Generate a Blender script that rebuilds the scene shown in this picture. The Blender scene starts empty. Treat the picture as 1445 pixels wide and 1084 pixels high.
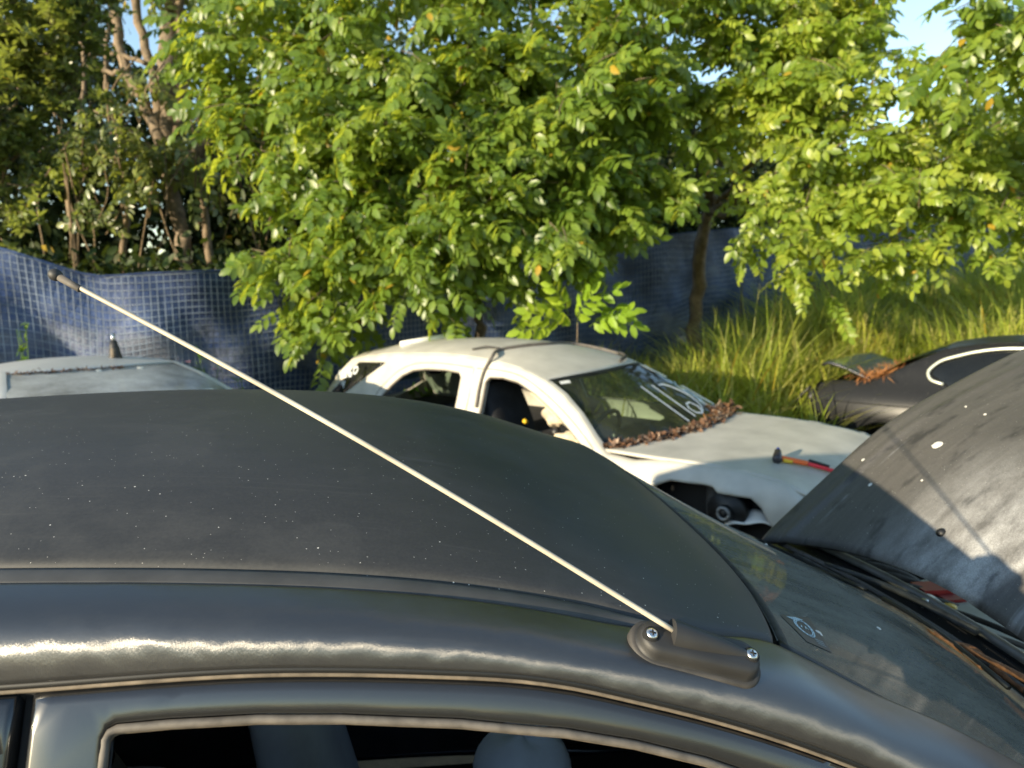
import bpy, math, random
import numpy as np
from mathutils import Vector, Matrix
from mathutils.geometry import delaunay_2d_cdt

random.seed(7); rng = np.random.default_rng(11)
scn = bpy.context.scene
COL = scn.collection

# ------------------------------------------------------------------ camera, sky, sun, exposure
F, CX, CY, CAMH, TILT = 980., 722.5, 542., 1.80, math.radians(7.5)
ct, st = math.cos(TILT), math.sin(TILT)
cd = bpy.data.cameras.new('camera'); cam = bpy.data.objects.new('camera', cd); COL.objects.link(cam)
cd.sensor_width = 36; cd.lens = F/1445*36; cd.clip_start = .02; cd.clip_end = 2000
cam.location = (0, 0, CAMH); cam.rotation_euler = (math.pi/2-TILT, 0, 0)
cd.dof.use_dof = True; cd.dof.focus_distance = .86; cd.dof.aperture_fstop = 6.2
scn.camera = cam

SUN_EL, SUN_PHI = math.radians(10.5), math.radians(50)      # behind the camera, to the left
sdir = Vector((-math.sin(SUN_PHI)*math.cos(SUN_EL), -math.cos(SUN_PHI)*math.cos(SUN_EL), math.sin(SUN_EL)))
w = bpy.data.worlds.new('World'); scn.world = w; w.use_nodes = True
nt = w.node_tree; bg = nt.nodes['Background']
sky = nt.nodes.new('ShaderNodeTexSky'); sky.sky_type = 'NISHITA'; sky.sun_disc = False
sky.sun_elevation = SUN_EL; sky.sun_rotation = math.atan2(sdir.x, sdir.y)
sky.air_density = 1.0; sky.dust_density = .1; sky.ozone_density = 1.2
nt.links.new(sky.outputs[0], bg.inputs[0]); bg.inputs[1].default_value = .15
sd = bpy.data.lights.new('sun', 'SUN'); sd.energy = 4.5; sd.angle = math.radians(.6); sd.color = (1., .85, .60)
sun = bpy.data.objects.new('sun', sd); COL.objects.link(sun); sun.location = (-20, -14, 8)
sun.rotation_euler = sdir.to_track_quat('Z', 'Y').to_euler()
scn.view_settings.view_transform = 'Standard'; scn.view_settings.look = 'None'
scn.view_settings.gamma = 1; scn.view_settings.exposure = 1.32
scn.cycles.max_bounces = 10; scn.cycles.transparent_max_bounces = 24

# ------------------------------------------------------------------ pixel helpers (a pixel gives a direction only)
def ray(px, py):
    u, v = (px-CX)/F, (py-CY)/F
    return np.array([u, ct-v*st, -st-v*ct])
def aty(px, py, y):
    r = ray(px, py); return np.array([0, 0, CAMH])+r*(y/r[1])
def proj(P):
    P = np.atleast_2d(P); x, y, z = P[:, 0], P[:, 1], P[:, 2]-CAMH
    d = y*ct-z*st
    return np.stack([CX+F*x/d, CY+F*(-y*st-z*ct)/d], 1)
def invert(fn, px, py, xform=None, lo=(0, 0), hi=(1, 1), n=160):
    """(a, b) of the surface point fn(a, b) that is seen at the pixel"""
    lo, hi = np.array(lo, float), np.array(hi, float)
    for k in range(4):
        a, b = np.meshgrid(np.linspace(lo[0], hi[0], n), np.linspace(lo[1], hi[1], n), indexing='ij')
        P = fn(a.ravel(), b.ravel())
        if xform is not None: P = P@xform[0].T+xform[1]
        e = ((proj(P)-[px, py])**2).sum(1); i = e.argmin(); cpt = np.array([a.ravel()[i], b.ravel()[i]])
        s = (hi-lo)/n*2; lo, hi = cpt-s, cpt+s; n = 40
    return cpt

# ------------------------------------------------------------------ small maths
def pchip(xs, ys):
    xs, ys = np.array(xs, float), np.array(ys, float)
    h = np.diff(xs); dl = np.diff(ys)/h; m = np.zeros_like(ys)
    m[0], m[-1] = dl[0], dl[-1]
    for i in range(1, len(xs)-1):
        m[i] = (dl[i-1]*h[i]+dl[i]*h[i-1])/(h[i]+h[i-1])
    def f(x):
        x = np.asarray(x, float); i = np.clip(np.searchsorted(xs, x)-1, 0, len(xs)-2)
        t = (x-xs[i])/h[i]
        lo = t < 0; hi = t > 1
        tt = np.clip(t, 0, 1)
        r = (2*tt**3-3*tt**2+1)*ys[i]+(tt**3-2*tt**2+tt)*h[i]*m[i]+(-2*tt**3+3*tt**2)*ys[i+1]+(tt**3-tt**2)*h[i]*m[i+1]
        r = np.where(lo, ys[0]+m[0]*(x-xs[0]), r); return np.where(hi, ys[-1]+m[-1]*(x-xs[-1]), r)
    return f
def sm(a, b, x):
    t = np.clip((np.asarray(x, float)-a)/(b-a), 0, 1); return t*t*(3-2*t)
def curve(pts, n):
    pts = np.array(pts, float); d = np.r_[0, np.cumsum(np.linalg.norm(np.diff(pts, axis=0), axis=1))]
    s = np.linspace(0, d[-1], n)
    return np.stack([pchip(d, pts[:, k])(s) for k in range(pts.shape[1])], 1)

# ------------------------------------------------------------------ objects
def link(o, parent=None):
    COL.objects.link(o)
    if parent is not None: o.parent = parent
    return o
def tag(o, label=None, cat=None, group=None, kind=None):
    for k, v in (('label', label), ('category', cat), ('group', group), ('kind', kind)):
        if v: o[k] = v
    return o
def empty(name, loc=(0, 0, 0), rot=None, mat=None):
    o = bpy.data.objects.new(name, None); COL.objects.link(o); o.empty_display_size = .1
    if mat is not None: o.matrix_world = mat
    else: o.location = loc
    if rot: o.rotation_euler = rot
    return o
def mesh(name, v, f, mat, parent=None, smooth=True):
    me = bpy.data.meshes.new(name); me.from_pydata(np.asarray(v, float).tolist(), [], [list(map(int, q)) for q in f]); me.update()
    if smooth: me.polygons.foreach_set('use_smooth', [True]*len(me.polygons))
    me.materials.append(mat)
    return link(bpy.data.objects.new(name, me), parent)
def fast_mesh(name, v, faces, mat, parent=None, smooth=True):
    """v (n,3), faces (m,k) with the same k"""
    v = np.ascontiguousarray(v, np.float32); faces = np.ascontiguousarray(faces, np.int32); m, k = faces.shape
    me = bpy.data.meshes.new(name); me.vertices.add(len(v)); me.vertices.foreach_set('co', v.ravel())
    me.loops.add(m*k); me.loops.foreach_set('vertex_index', faces.ravel())
    me.polygons.add(m); me.polygons.foreach_set('loop_start', np.arange(0, m*k, k, dtype=np.int32))
    me.polygons.foreach_set('loop_total', np.full(m, k, np.int32))
    if smooth: me.polygons.foreach_set('use_smooth', np.ones(m, bool))
    me.update(calc_edges=True); me.validate(); me.materials.append(mat)
    return link(bpy.data.objects.new(name, me), parent)
class MB:
    """several shapes that make up one part"""
    def __init__(s): s.v = []; s.f = []
    def add(s, v, f):
        b = sum(len(a) for a in s.v); s.v.append(np.asarray(v, float)); s.f += [[i+b for i in q] for q in f]; return s
    def box(s, c, size, rz=0, ry=0):
        x, y, z = np.array(size)/2
        v = np.array([[i*x, j*y, k*z] for i in (-1, 1) for j in (-1, 1) for k in (-1, 1)])
        v = v@np.array(Matrix.Rotation(rz, 3, 'Z')@Matrix.Rotation(ry, 3, 'Y')).T+np.array(c)
        return s.add(v, [[0, 1, 3, 2], [4, 6, 7, 5], [0, 4, 5, 1], [2, 3, 7, 6], [0, 2, 6, 4], [1, 5, 7, 3]])
    def tube(s, pts, r, n=8): return s.add(*tube_vf(pts, r, n))
    def build(s, name, mat, parent=None, smooth=True): return mesh(name, np.concatenate(s.v), s.f, mat, parent, smooth)
def tube_vf(pts, r, n=8, up=(0, 0, 1), flat=1.):
    pts = np.array(pts, float); m = len(pts); r = np.broadcast_to(np.array(r, float), (m,))
    t = np.gradient(pts, axis=0); t /= np.linalg.norm(t, axis=1)[:, None]+1e-9
    a = np.cross(t, up); bad = np.linalg.norm(a, axis=1) < 1e-3
    a[bad] = np.cross(t[bad], (1, 0, 0)); a /= np.linalg.norm(a, axis=1)[:, None]; b = np.cross(a, t)
    th = np.linspace(0, 2*np.pi, n, endpoint=False)
    v = (pts[:, None]+r[:, None, None]*(a[:, None]*np.cos(th)[None, :, None]+flat*b[:, None]*np.sin(th)[None, :, None])).reshape(-1, 3)
    f = [[i*n+j, i*n+(j+1) % n, (i+1)*n+(j+1) % n, (i+1)*n+j] for i in range(m-1) for j in range(n)]
    f += [list(range(n))[::-1], [(m-1)*n+j for j in range(n)]]
    return v, f
def tube(name, pts, r, mat, parent=None, n=8, flat=1.): return mesh(name, *tube_vf(pts, r, n, flat=flat), mat, parent)
def grid_vf(fn, nu, nv, thick=0., flip=False):
    a, b = np.meshgrid(np.linspace(0, 1, nu), np.linspace(0, 1, nv), indexing='ij')
    P = np.asarray(fn(a.ravel(), b.ravel())); f = []
    for i in range(nu-1):
        for j in range(nv-1):
            q = [i*nv+j, (i+1)*nv+j, (i+1)*nv+j+1, i*nv+j+1]; f.append(q[::-1] if flip else q)
    if thick:
        G = P.reshape(nu, nv, 3); n = np.cross(np.gradient(G, axis=0), np.gradient(G, axis=1)); n /= np.linalg.norm(n, axis=2)[..., None]+1e-12
        if n[..., 2].mean() < 0: n = -n
        Q = (G-n*thick).reshape(-1, 3); o = nu*nv; f2 = [[o+k for k in q[::-1]] for q in f]
        rim = [i*nv for i in range(nu)]+[(nu-1)*nv+j for j in range(1, nv)]+[i*nv+nv-1 for i in range(nu-2, -1, -1)]+[j for j in range(nv-2, 0, -1)]
        f3 = []
        for k in range(len(rim)):
            p, q = rim[k], rim[(k+1) % len(rim)]; e = [q, p, o+p, o+q]; f3.append(e[::-1] if flip else e)
        P = np.concatenate([P, Q]); f = f+f2+f3
    return P, f
def grid(name, fn, nu, nv, mat, parent=None, thick=0., flip=False): return mesh(name, *grid_vf(fn, nu, nv, thick, flip), mat, parent)

def inside(poly, p):
    x, y = p[:, 0], p[:, 1]; c = np.zeros(len(p), bool); n = len(poly)
    for i in range(n):
        (x1, y1), (x2, y2) = poly[i], poly[(i+1) % n]
        k = ((y1 > y) != (y2 > y)) & (x < (x2-x1)*(y-y1)/((y2-y1) if y2 != y1 else 1e-12)+x1); c ^= k
    return c
def dist_to(loops, p):
    d = np.full(len(p), 1e9)
    for L in loops:
        A = L; B = np.roll(L, -1, axis=0)
        for a, b in zip(A, B):
            ab = b-a; t = np.clip(((p-a)@ab)/(ab@ab+1e-12), 0, 1); d = np.minimum(d, np.linalg.norm(p-a-t[:, None]*ab, axis=1))
    return d
def dens(L, s):
    L = np.array(L, float); out = []
    for a, b in zip(L, np.roll(L, -1, axis=0)):
        k = max(1, int(np.ceil(np.linalg.norm(b-a)/s))); out += [a+(b-a)*i/k for i in range(k)]
    return np.array(out)
def panel_vf(outline, holes, map3, spacing=.08, roll=.012, lip=.03, inward=None):
    """sheet-metal panel: outline and holes in 2D, pressed on the surface map3(a, b, depth); its edges roll inwards"""
    loops = [dens(outline, spacing*.6)]+[dens(h, spacing*.6) for h in holes]
    pts = []; edges = []
    for L in loops:
        b = len(pts); pts += L.tolist(); edges += [(b+i, b+(i+1) % len(L)) for i in range(len(L))]
    nb = len(pts)
    extra = []
    for k, L in enumerate(loops):
        nx, pv = np.roll(L, -1, axis=0), np.roll(L, 1, axis=0); t = nx-pv; t /= np.linalg.norm(t, axis=1)[:, None]+1e-12
        for s in (1, -1):
            for q in (.35, 1.):
                extra.append(L+s*q*roll*np.stack([-t[:, 1], t[:, 0]], 1))
    lo, hi = loops[0].min(0), loops[0].max(0)
    gx, gy = np.meshgrid(np.arange(lo[0]+spacing/2, hi[0], spacing), np.arange(lo[1]+spacing/2, hi[1], spacing), indexing='ij')
    G = np.stack([gx.ravel(), gy.ravel()], 1)+rng.normal(0, spacing*.02, (gx.size, 2))
    def ok(p):
        m = inside(loops[0], p)
        for L in loops[1:]: m &= ~inside(L, p)
        return m
    E = np.concatenate(extra); E = E[ok(E)]; dE = dist_to(loops, E); E = E[dE > roll*.3]
    G = G[ok(G)]; G = G[dist_to(loops, G) > roll*1.4] if len(G) else G
    allp = np.concatenate([np.array(pts), E, G])
    r = delaunay_2d_cdt([Vector(p) for p in allp], edges, [], 0, 1e-5)
    V = np.array([[p.x, p.y] for p in r[0]]); T = np.array([list(t) for t in r[2]])
    T = T[ok(V[T].mean(1))]
    d = dist_to(loops, V); q = np.clip(1-d/roll, 0, 1); dep = roll*(1-np.sqrt(np.clip(1-q*q, 0, 1)))*.8
    P = map3(V[:, 0], V[:, 1], dep)
    faces = T.tolist()
    # lip along every border edge
    cnt = {}
    for t in faces:
        for i in range(3):
            e = (t[i], t[(i+1) % 3]); cnt[e] = 1
    border = [e for e in cnt if (e[1], e[0]) not in cnt]
    bv = sorted({i for e in border for i in e}); idx = {b: len(P)+k for k, b in enumerate(bv)}
    P2 = map3(V[bv, 0], V[bv, 1], dep[bv]+lip)
    P = np.concatenate([P, P2]); faces += [[e[1], e[0], idx[e[0]], idx[e[1]]] for e in border]
    return P, faces
def panel(name, outline, holes, map3, mat, parent=None, flip=False, **k):
    v, f = panel_vf(outline, holes, map3, **k)
    if flip: f = [q[::-1] for q in f]
    return mesh(name, v, f, mat, parent)
def ribbon_vf(pts, nrm, width):
    pts = np.array(pts, float); t = np.gradient(pts, axis=0); s = np.cross(t, nrm); s /= np.linalg.norm(s, axis=1)[:, None]+1e-9
    w_ = np.broadcast_to(width, (len(pts),))[:, None]/2
    v = np.concatenate([pts-s*w_, pts+s*w_]); n = len(pts)
    return v, [[i, i+1, n+i+1, n+i] for i in range(n-1)]

# ------------------------------------------------------------------ materials
def newmat(name):
    m = bpy.data.materials.new(name); m.use_nodes = True; return m, m.node_tree, m.node_tree.nodes['Principled BSDF']
def N(t, typ, **k):
    n = t.nodes.new(typ)
    for a, v in k.items():
        if a.startswith('i_'): n.inputs[int(a[2:])].default_value = v
        else: setattr(n, a, v)
    return n
def noise(t, scale, detail=4, rough=.55, vec=None, stretch=None):
    n = N(t, 'ShaderNodeTexNoise'); n.inputs['Scale'].default_value = scale; n.inputs['Detail'].default_value = detail; n.inputs['Roughness'].default_value = rough
    if vec is None: vec = N(t, 'ShaderNodeTexCoord').outputs['Object']
    if stretch:
        mp = N(t, 'ShaderNodeMapping'); mp.inputs['Scale'].default_value = stretch; t.links.new(vec, mp.inputs[0]); vec = mp.outputs[0]
    t.links.new(vec, n.inputs['Vector']); return n.outputs['Fac']
def ramp(t, fac, stops):
    r = N(t, 'ShaderNodeValToRGB'); e = r.color_ramp.elements
    while len(e) < len(stops): e.new(.5)
    for k, (p, c) in enumerate(stops): e[k].position = p; e[k].color = (c if len(c) == 4 else (*c, 1)) if hasattr(c, '__len__') else (c, c, c, 1)
    t.links.new(fac, r.inputs[0]); return r.outputs[0]
def mixc(t, fac, a, b, mode='MIX'):
    m = N(t, 'ShaderNodeMix', data_type='RGBA', blend_type=mode)
    for s, v in ((m.inputs[0], fac), (m.inputs[6], a), (m.inputs[7], b)):
        if hasattr(v, 'links'): t.links.new(v, s)
        else: s.default_value = v if not hasattr(v, '__len__') else (*v, 1)[:4]
    return m.outputs[2]
def math_(t, op, a, b=None):
    m = N(t, 'ShaderNodeMath', operation=op)
    for s, v in ((m.inputs[0], a), (m.inputs[1], b)):
        if v is None: continue
        if hasattr(v, 'links'): t.links.new(v, s)
        else: s.default_value = v
    return m.outputs[0]
def bump(t, h, strength, dist, target):
    b = N(t, 'ShaderNodeBump'); b.inputs['Strength'].default_value = strength; b.inputs['Distance'].default_value = dist
    t.links.new(h, b.inputs['Height']); t.links.new(b.outputs[0], target); return b
def specks(t, vec, scale, keep, size):
    """sparse small round spots: 0..1"""
    v = N(t, 'ShaderNodeTexVoronoi'); v.inputs['Scale'].default_value = scale; t.links.new(vec, v.inputs['Vector'])
    sx = N(t, 'ShaderNodeSeparateColor'); t.links.new(v.outputs['Color'], sx.inputs[0])
    rad = math_(t, 'MULTIPLY', math_(t, 'MULTIPLY', sx.outputs[1], sx.outputs[1]), size)
    on = math_(t, 'GREATER_THAN', sx.outputs[0], 1-keep)
    near = math_(t, 'LESS_THAN', v.outputs['Distance'], rad)
    return math_(t, 'MULTIPLY', on, near)
def simple(name, col, rough=.6, metal=0., var=.25, scale=6., bmp=0., bscale=60., spec=.5):
    m, t, b = newmat(name); f = noise(t, scale, 5)
    lo = [c*(1-var) for c in col]; hi = [min(1, c*(1+var)) for c in col]
    t.links.new(ramp(t, f, [(.3, lo), (.7, hi)]), b.inputs['Base Color'])
    b.inputs['Roughness'].default_value = rough; b.inputs['Metallic'].default_value = metal; b.inputs['Specular IOR Level'].default_value = spec
    if bmp: bump(t, noise(t, bscale, 3), bmp, .01, b.inputs['Normal'])
    return m
def black_paint(name, dust=.3, rough=.34, speck=True, dustcol=(.20, .20, .19), base=(.011, .0115, .0125), coat=.25, streak=(1, 1, 1), dscale=2.2, spec=.5, scratch=0.):
    m, t, b = newmat(name); vec = N(t, 'ShaderNodeTexCoord').outputs['Object']
    d1 = noise(t, dscale, 6, .62, vec, streak); d2 = noise(t, 260, 2, .6, vec); d3 = noise(t, 24, 5, .65, vec, streak)
    f = math_(t, 'MULTIPLY', math_(t, 'ADD', math_(t, 'MULTIPLY', d1, 1.3), math_(t, 'MULTIPLY', d3, .55)), math_(t, 'ADD', .55, math_(t, 'MULTIPLY', d2, .9)))
    f = math_(t, 'MULTIPLY', f, dust); f.node.use_clamp = True
    if scratch:
        sc_ = ramp(t, noise(t, 5, 5, .7, vec, (.5, 22, 1)), [(.60, 0.), (.66, 1.)]); wm = ramp(t, noise(t, 7, 5, .65, vec), [(.52, 0.), (.60, 1.)])
        f = math_(t, 'ADD', f, math_(t, 'ADD', math_(t, 'MULTIPLY', sc_, scratch*.5), math_(t, 'MULTIPLY', wm, scratch*.4))); f.node.use_clamp = True
    c = mixc(t, f, base, dustcol)
    b.inputs['Specular IOR Level'].default_value = spec
    if speck:
        s = specks(t, vec, 66, 1., .07); s2 = specks(t, vec, 170, .6, .13)
        s = math_(t, 'MAXIMUM', s, math_(t, 'MULTIPLY', s2, .75)); c = mixc(t, s, c, (.62, .60, .54))
    t.links.new(c, b.inputs['Base Color'])
    r = math_(t, 'ADD', rough, math_(t, 'MULTIPLY', f, .7)); r.node.use_clamp = True; t.links.new(r, b.inputs['Roughness'])
    b.inputs['Coat Weight'].default_value = coat; b.inputs['Coat Roughness'].default_value = .22
    return m
def leaf_mat(name, cols, trans, rough=.42, yellow=.012, spec=.5, tw=.33):
    m, t, b = newmat(name); g = N(t, 'ShaderNodeNewGeometry'); oi = N(t, 'ShaderNodeObjectInfo')
    rnd = math_(t, 'FRACT', math_(t, 'ADD', g.outputs['Random Per Island'], math_(t, 'MULTIPLY', oi.outputs['Random'], 3.7)))
    c = ramp(t, rnd, [(i/(len(cols)-1), q) for i, q in enumerate(cols)])
    old = math_(t, 'GREATER_THAN', rnd, 1-yellow); c = mixc(t, old, c, (.46, .32, .04))
    vein = noise(t, 30, 3); c = mixc(t, .35, c, ramp(t, vein, [(.3, .35), (.75, 1.)]), 'MULTIPLY')
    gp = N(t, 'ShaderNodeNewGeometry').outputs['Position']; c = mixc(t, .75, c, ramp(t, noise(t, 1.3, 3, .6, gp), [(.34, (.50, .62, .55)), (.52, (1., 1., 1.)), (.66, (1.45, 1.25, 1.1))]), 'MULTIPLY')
    t.links.new(c, b.inputs['Base Color']); b.inputs['Roughness'].default_value = rough; b.inputs['Specular IOR Level'].default_value = spec
    tr = N(t, 'ShaderNodeBsdfTranslucent'); t.links.new(mixc(t, old, trans, (.5, .3, .03)), tr.inputs[0])
    mx = N(t, 'ShaderNodeMixShader', i_0=tw); t.links.new(b.outputs[0], mx.inputs[1]); t.links.new(tr.outputs[0], mx.inputs[2])
    t.links.new(mx.outputs[0], t.nodes['Material Output'].inputs[0]); return m
def glass_mat(name, tint=(.55, .62, .55), dust=.25, dustcol=(.30, .31, .27), rough=.03, dscale=4., ior=1.5, stretch=(1, 1, 1), arcs=None):
    m, t, b = newmat(name); t.nodes.remove(b); vec = N(t, 'ShaderNodeTexCoord').outputs['Object']
    tr = N(t, 'ShaderNodeBsdfTransparent'); tr.inputs[0].default_value = (*tint, 1)
    gl = N(t, 'ShaderNodeBsdfGlossy'); gl.inputs['Roughness'].default_value = rough
    fr = N(t, 'ShaderNodeFresnel'); fr.inputs[0].default_value = ior
    m1 = N(t, 'ShaderNodeMixShader'); t.links.new(fr.outputs[0], m1.inputs[0]); t.links.new(tr.outputs[0], m1.inputs[1]); t.links.new(gl.outputs[0], m1.inputs[2])
    di = N(t, 'ShaderNodeBsdfDiffuse'); di.inputs[0].default_value = (*dustcol, 1)
    f = math_(t, 'MULTIPLY', ramp(t, noise(t, dscale, 6, .65, vec, stretch), [(.25, .15), (.75, 1.)]), math_(t, 'ADD', .55, math_(t, 'MULTIPLY', noise(t, 220, 2, .6, vec), .9)))
    f = math_(t, 'MULTIPLY', f, dust)
    if arcs:
        # wiped fans: dust stays outside the wiper's sweep
        (ax, ay, r0, r1), keep = arcs
        sp = N(t, 'ShaderNodeSeparateXYZ'); t.links.new(vec, sp.inputs[0])
        dx = math_(t, 'SUBTRACT', sp.outputs[0], ax); dy = math_(t, 'SUBTRACT', sp.outputs[1], ay)
        rr = math_(t, 'SQRT', math_(t, 'ADD', math_(t, 'MULTIPLY', dx, dx), math_(t, 'MULTIPLY', dy, dy)))
        out = math_(t, 'GREATER_THAN', rr, r1); f = math_(t, 'MULTIPLY', f, math_(t, 'ADD', keep, math_(t, 'MULTIPLY', out, 1-keep)))
    f = math_(t, 'MAXIMUM', f, math_(t, 'MULTIPLY', specks(t, vec, 60, .4, .09), .9)); f.node.use_clamp = True
    m2 = N(t, 'ShaderNodeMixShader'); t.links.new(f, m2.inputs[0]); t.links.new(m1.outputs[0], m2.inputs[1]); t.links.new(di.outputs[0], m2.inputs[2])
    t.links.new(m2.outputs[0], t.nodes['Material Output'].inputs[0]); return m

BYAW = math.radians(6.)
M = {}
M['roof_black'] = black_paint('sun_faded_black_roof_paint', dust=.15, rough=.46, streak=(.6, 1.6, 1), dscale=1.7, dustcol=(.205, .20, .185), coat=.05, spec=.42, scratch=.10)
M['door_black'] = black_paint('glossy_black_door_paint', dust=.03, rough=.10, coat=1., speck=False)
M['hood_black'] = black_paint('weathered_black_bonnet_paint', dust=.30, rough=.40, streak=(.35, 2.4, .35), dscale=2.6, dustcol=(.34, .34, .34))
M['sedan_black'] = black_paint('dirty_black_paint', dust=.012, rough=.30, coat=0., spec=.18)
M['rubber'] = simple('dusty_black_rubber', (.035, .033, .03), .7, var=.5, scale=40)
M['rubber_black'] = simple('black_rubber', (.008, .008, .008), .5)
M['seal_tan'] = simple('sun_bleached_tan_seal', (.135, .108, .078), .8, var=.4, scale=50)
M['trim_grey'] = simple('dusty_grey_window_trim', (.10, .088, .075), .7, var=.4, scale=45)
M['ditch'] = simple('faded_roof_moulding', (.060, .058, .054), .55, var=.3, scale=14)
M['plastic_brownish'] = simple('weathered_black_plastic', (.022, .0215, .021), .58, var=.30, scale=14, bmp=.03, bscale=500)
M['gasket'] = simple('dusty_gasket', (.045, .041, .037), .7, var=.35, scale=30)
M['steel'] = simple('bright_steel', (.62, .62, .60), .3, 1., .2, 60)
M['mast'] = simple('bleached_fibreglass_rod', (.44, .385, .30), .5, var=.25, scale=14)
M['dark'] = simple('dark_cavity', (.006, .006, .006), .9)
M['cabin'] = simple('dark_grey_upholstery', (.020, .021, .025), .85, var=.4, scale=9)
M['cabin_grey'] = simple('mid_grey_upholstery', (.30, .31, .33), .85, var=.25, scale=5)
M['cabin_pale'] = simple('pale_grey_upholstery', (.62, .64, .70), .85, var=.2, scale=5)
M['cabin_navy'] = simple('navy_upholstery', (.012, .015, .03), .85, var=.3, scale=5)
M['white_paint'] = simple('dirty_white_paint', (.45, .43, .375), .42, var=.14, scale=5)
M['cream_trim'] = simple('cream_plastic_trim', (.62, .55, .36), .6, var=.12, scale=6)
M['beige'] = simple('beige_foam', (.45, .38, .27), .8, var=.3, scale=20, bmp=.4, bscale=40)
M['silver_paint'] = simple('dull_silver_paint', (.50, .51, .50), .42, .2, .1, 3)
M['silver_hood'] = M['silver_paint']
M['rust'] = simple('rust', (.24, .10, .038), .85, var=.45, scale=45, bmp=.5, bscale=120)
M['alloy'] = simple('dusty_aluminium', (.24, .235, .22), .5, .5, .3, 12)
M['red_plastic'] = simple('red_plastic', (.32, .02, .02), .45)
M['blue_plastic'] = simple('blue_plastic', (.02, .05, .30), .45)
M['yellow_plastic'] = simple('yellow_plastic', (.65, .42, .02), .45)
M['white_plastic'] = simple('white_plastic', (.72, .71, .66), .45, var=.1)
M['battery_white'] = simple('grey_white_battery_case', (.42, .43, .40), .5, var=.25)
M['orange'] = simple('orange_handle', (.75, .13, .02), .4, var=.1)
M['red_handle'] = simple('red_handle', (.70, .03, .04), .4, var=.1)
M['head_grey'] = simple('dark_tool_head', (.06, .055, .06), .35, .6)
M['paint_marker'] = simple('white_paint_marker', (.55, .58, .60), .6, var=.12, scale=60)
M['marker_faint'] = simple('smudged_white_marker', (.38, .46, .48), .7, var=.25, scale=60)
M['bird'] = simple('bird_dropping', (.62, .60, .53), .8, var=.2, scale=120)
M['chrome'] = simple('pale_window_trim', (.72, .74, .62), .25, .5, .1)
M['flake'] = leaf_mat('dry_brown_leaves', [(.09, .045, .028), (.20, .10, .055), (.30, .17, .11), (.13, .07, .045), (.45, .33, .25), (.07, .05, .04)], (.2, .09, .04), .8, 0, .2, .15)
M['needle'] = leaf_mat('dry_orange_needles', [(.30, .13, .045), (.40, .20, .08), (.22, .09, .03)], (.3, .13, .04), .8, 0, .2, .15)
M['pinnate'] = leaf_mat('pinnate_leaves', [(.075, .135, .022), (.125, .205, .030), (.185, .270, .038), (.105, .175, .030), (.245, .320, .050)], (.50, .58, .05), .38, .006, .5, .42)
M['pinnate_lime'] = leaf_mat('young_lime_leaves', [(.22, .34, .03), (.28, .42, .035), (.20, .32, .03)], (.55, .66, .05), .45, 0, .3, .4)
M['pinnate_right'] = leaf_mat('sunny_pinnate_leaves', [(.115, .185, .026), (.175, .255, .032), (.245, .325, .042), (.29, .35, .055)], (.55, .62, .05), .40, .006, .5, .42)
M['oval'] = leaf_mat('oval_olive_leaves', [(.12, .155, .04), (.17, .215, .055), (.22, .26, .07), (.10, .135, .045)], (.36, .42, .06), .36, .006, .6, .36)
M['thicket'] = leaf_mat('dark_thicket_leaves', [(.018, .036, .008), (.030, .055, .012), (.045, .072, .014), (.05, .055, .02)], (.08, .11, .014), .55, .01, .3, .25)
M['grassblade'] = leaf_mat('tall_grass_blades', [(.24, .32, .03), (.32, .38, .04), (.40, .42, .07), (.46, .42, .16), (.28, .36, .035)], (.62, .64, .09), .5, .02, .35, .42)
M['weed'] = leaf_mat('weed_leaves', [(.07, .16, .015), (.10, .21, .02), (.14, .24, .025)], (.25, .38, .03), .45, 0)
M['flower'] = simple('pink_petals', (.62, .30, .38), .7, var=.1)
M['bark'] = simple('grey_brown_bark', (.155, .118, .080), .9, var=.5, scale=16, bmp=.8, bscale=50)
M['bark_pale'] = simple('pale_brown_bark', (.18, .132, .085), .9, var=.4, scale=10, bmp=.6, bscale=40)
M['vine'] = simple('dry_vine', (.16, .115, .065), .9, var=.4, scale=20)
M['post'] = simple('weathered_post', (.18, .16, .13), .85, var=.4, scale=14)
def tarp_mat():
    m, t, b = newmat('blue_shade_cloth'); vec = N(t, 'ShaderNodeTexCoord').outputs['Object']
    c = ramp(t, noise(t, .8, 5, .6, vec), [(.30, (.026, .042, .10)), (.52, (.062, .100, .235)), (.72, (.12, .17, .31))])
    pale = ramp(t, noise(t, .62, 6, .66, vec, (1, 1, 2.2)), [(.54, 0.), (.66, 1.)])
    c = mixc(t, math_(t, 'MULTIPLY', pale, .55), c, (.33, .33, .33))
    dk = ramp(t, noise(t, 1.7, 5, .6, vec), [(.35, .45), (.6, 1.)]); c = mixc(t, 1., c, dk, 'MULTIPLY')
    t.links.new(c, b.inputs['Base Color']); b.inputs['Roughness'].default_value = .5; b.inputs['Specular IOR Level'].default_value = .35
    bump(t, noise(t, 5, 5), .5, .06, b.inputs['Normal']); return m
M['tarp'] = tarp_mat()
M['net'] = simple('blue_grey_netting', (.19, .225, .28), .6, var=.8, scale=1.6)
def ground_mat():
    m, t, b = newmat('dirt_and_dry_grass'); vec = N(t, 'ShaderNodeTexCoord').outputs['Object']
    c = ramp(t, noise(t, .5, 8, .6, vec), [(.3, (.075, .052, .032)), (.5, (.13, .095, .055)), (.7, (.09, .095, .035))])
    c = mixc(t, .6, c, ramp(t, noise(t, 14, 6, .7, vec), [(.3, .4), (.7, 1.)]), 'MULTIPLY')
    t.links.new(c, b.inputs['Base Color']); b.inputs['Roughness'].default_value = .95
    bump(t, noise(t, 10, 8, .7, vec), .8, .05, b.inputs['Normal']); return m
M['ground'] = ground_mat()
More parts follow.
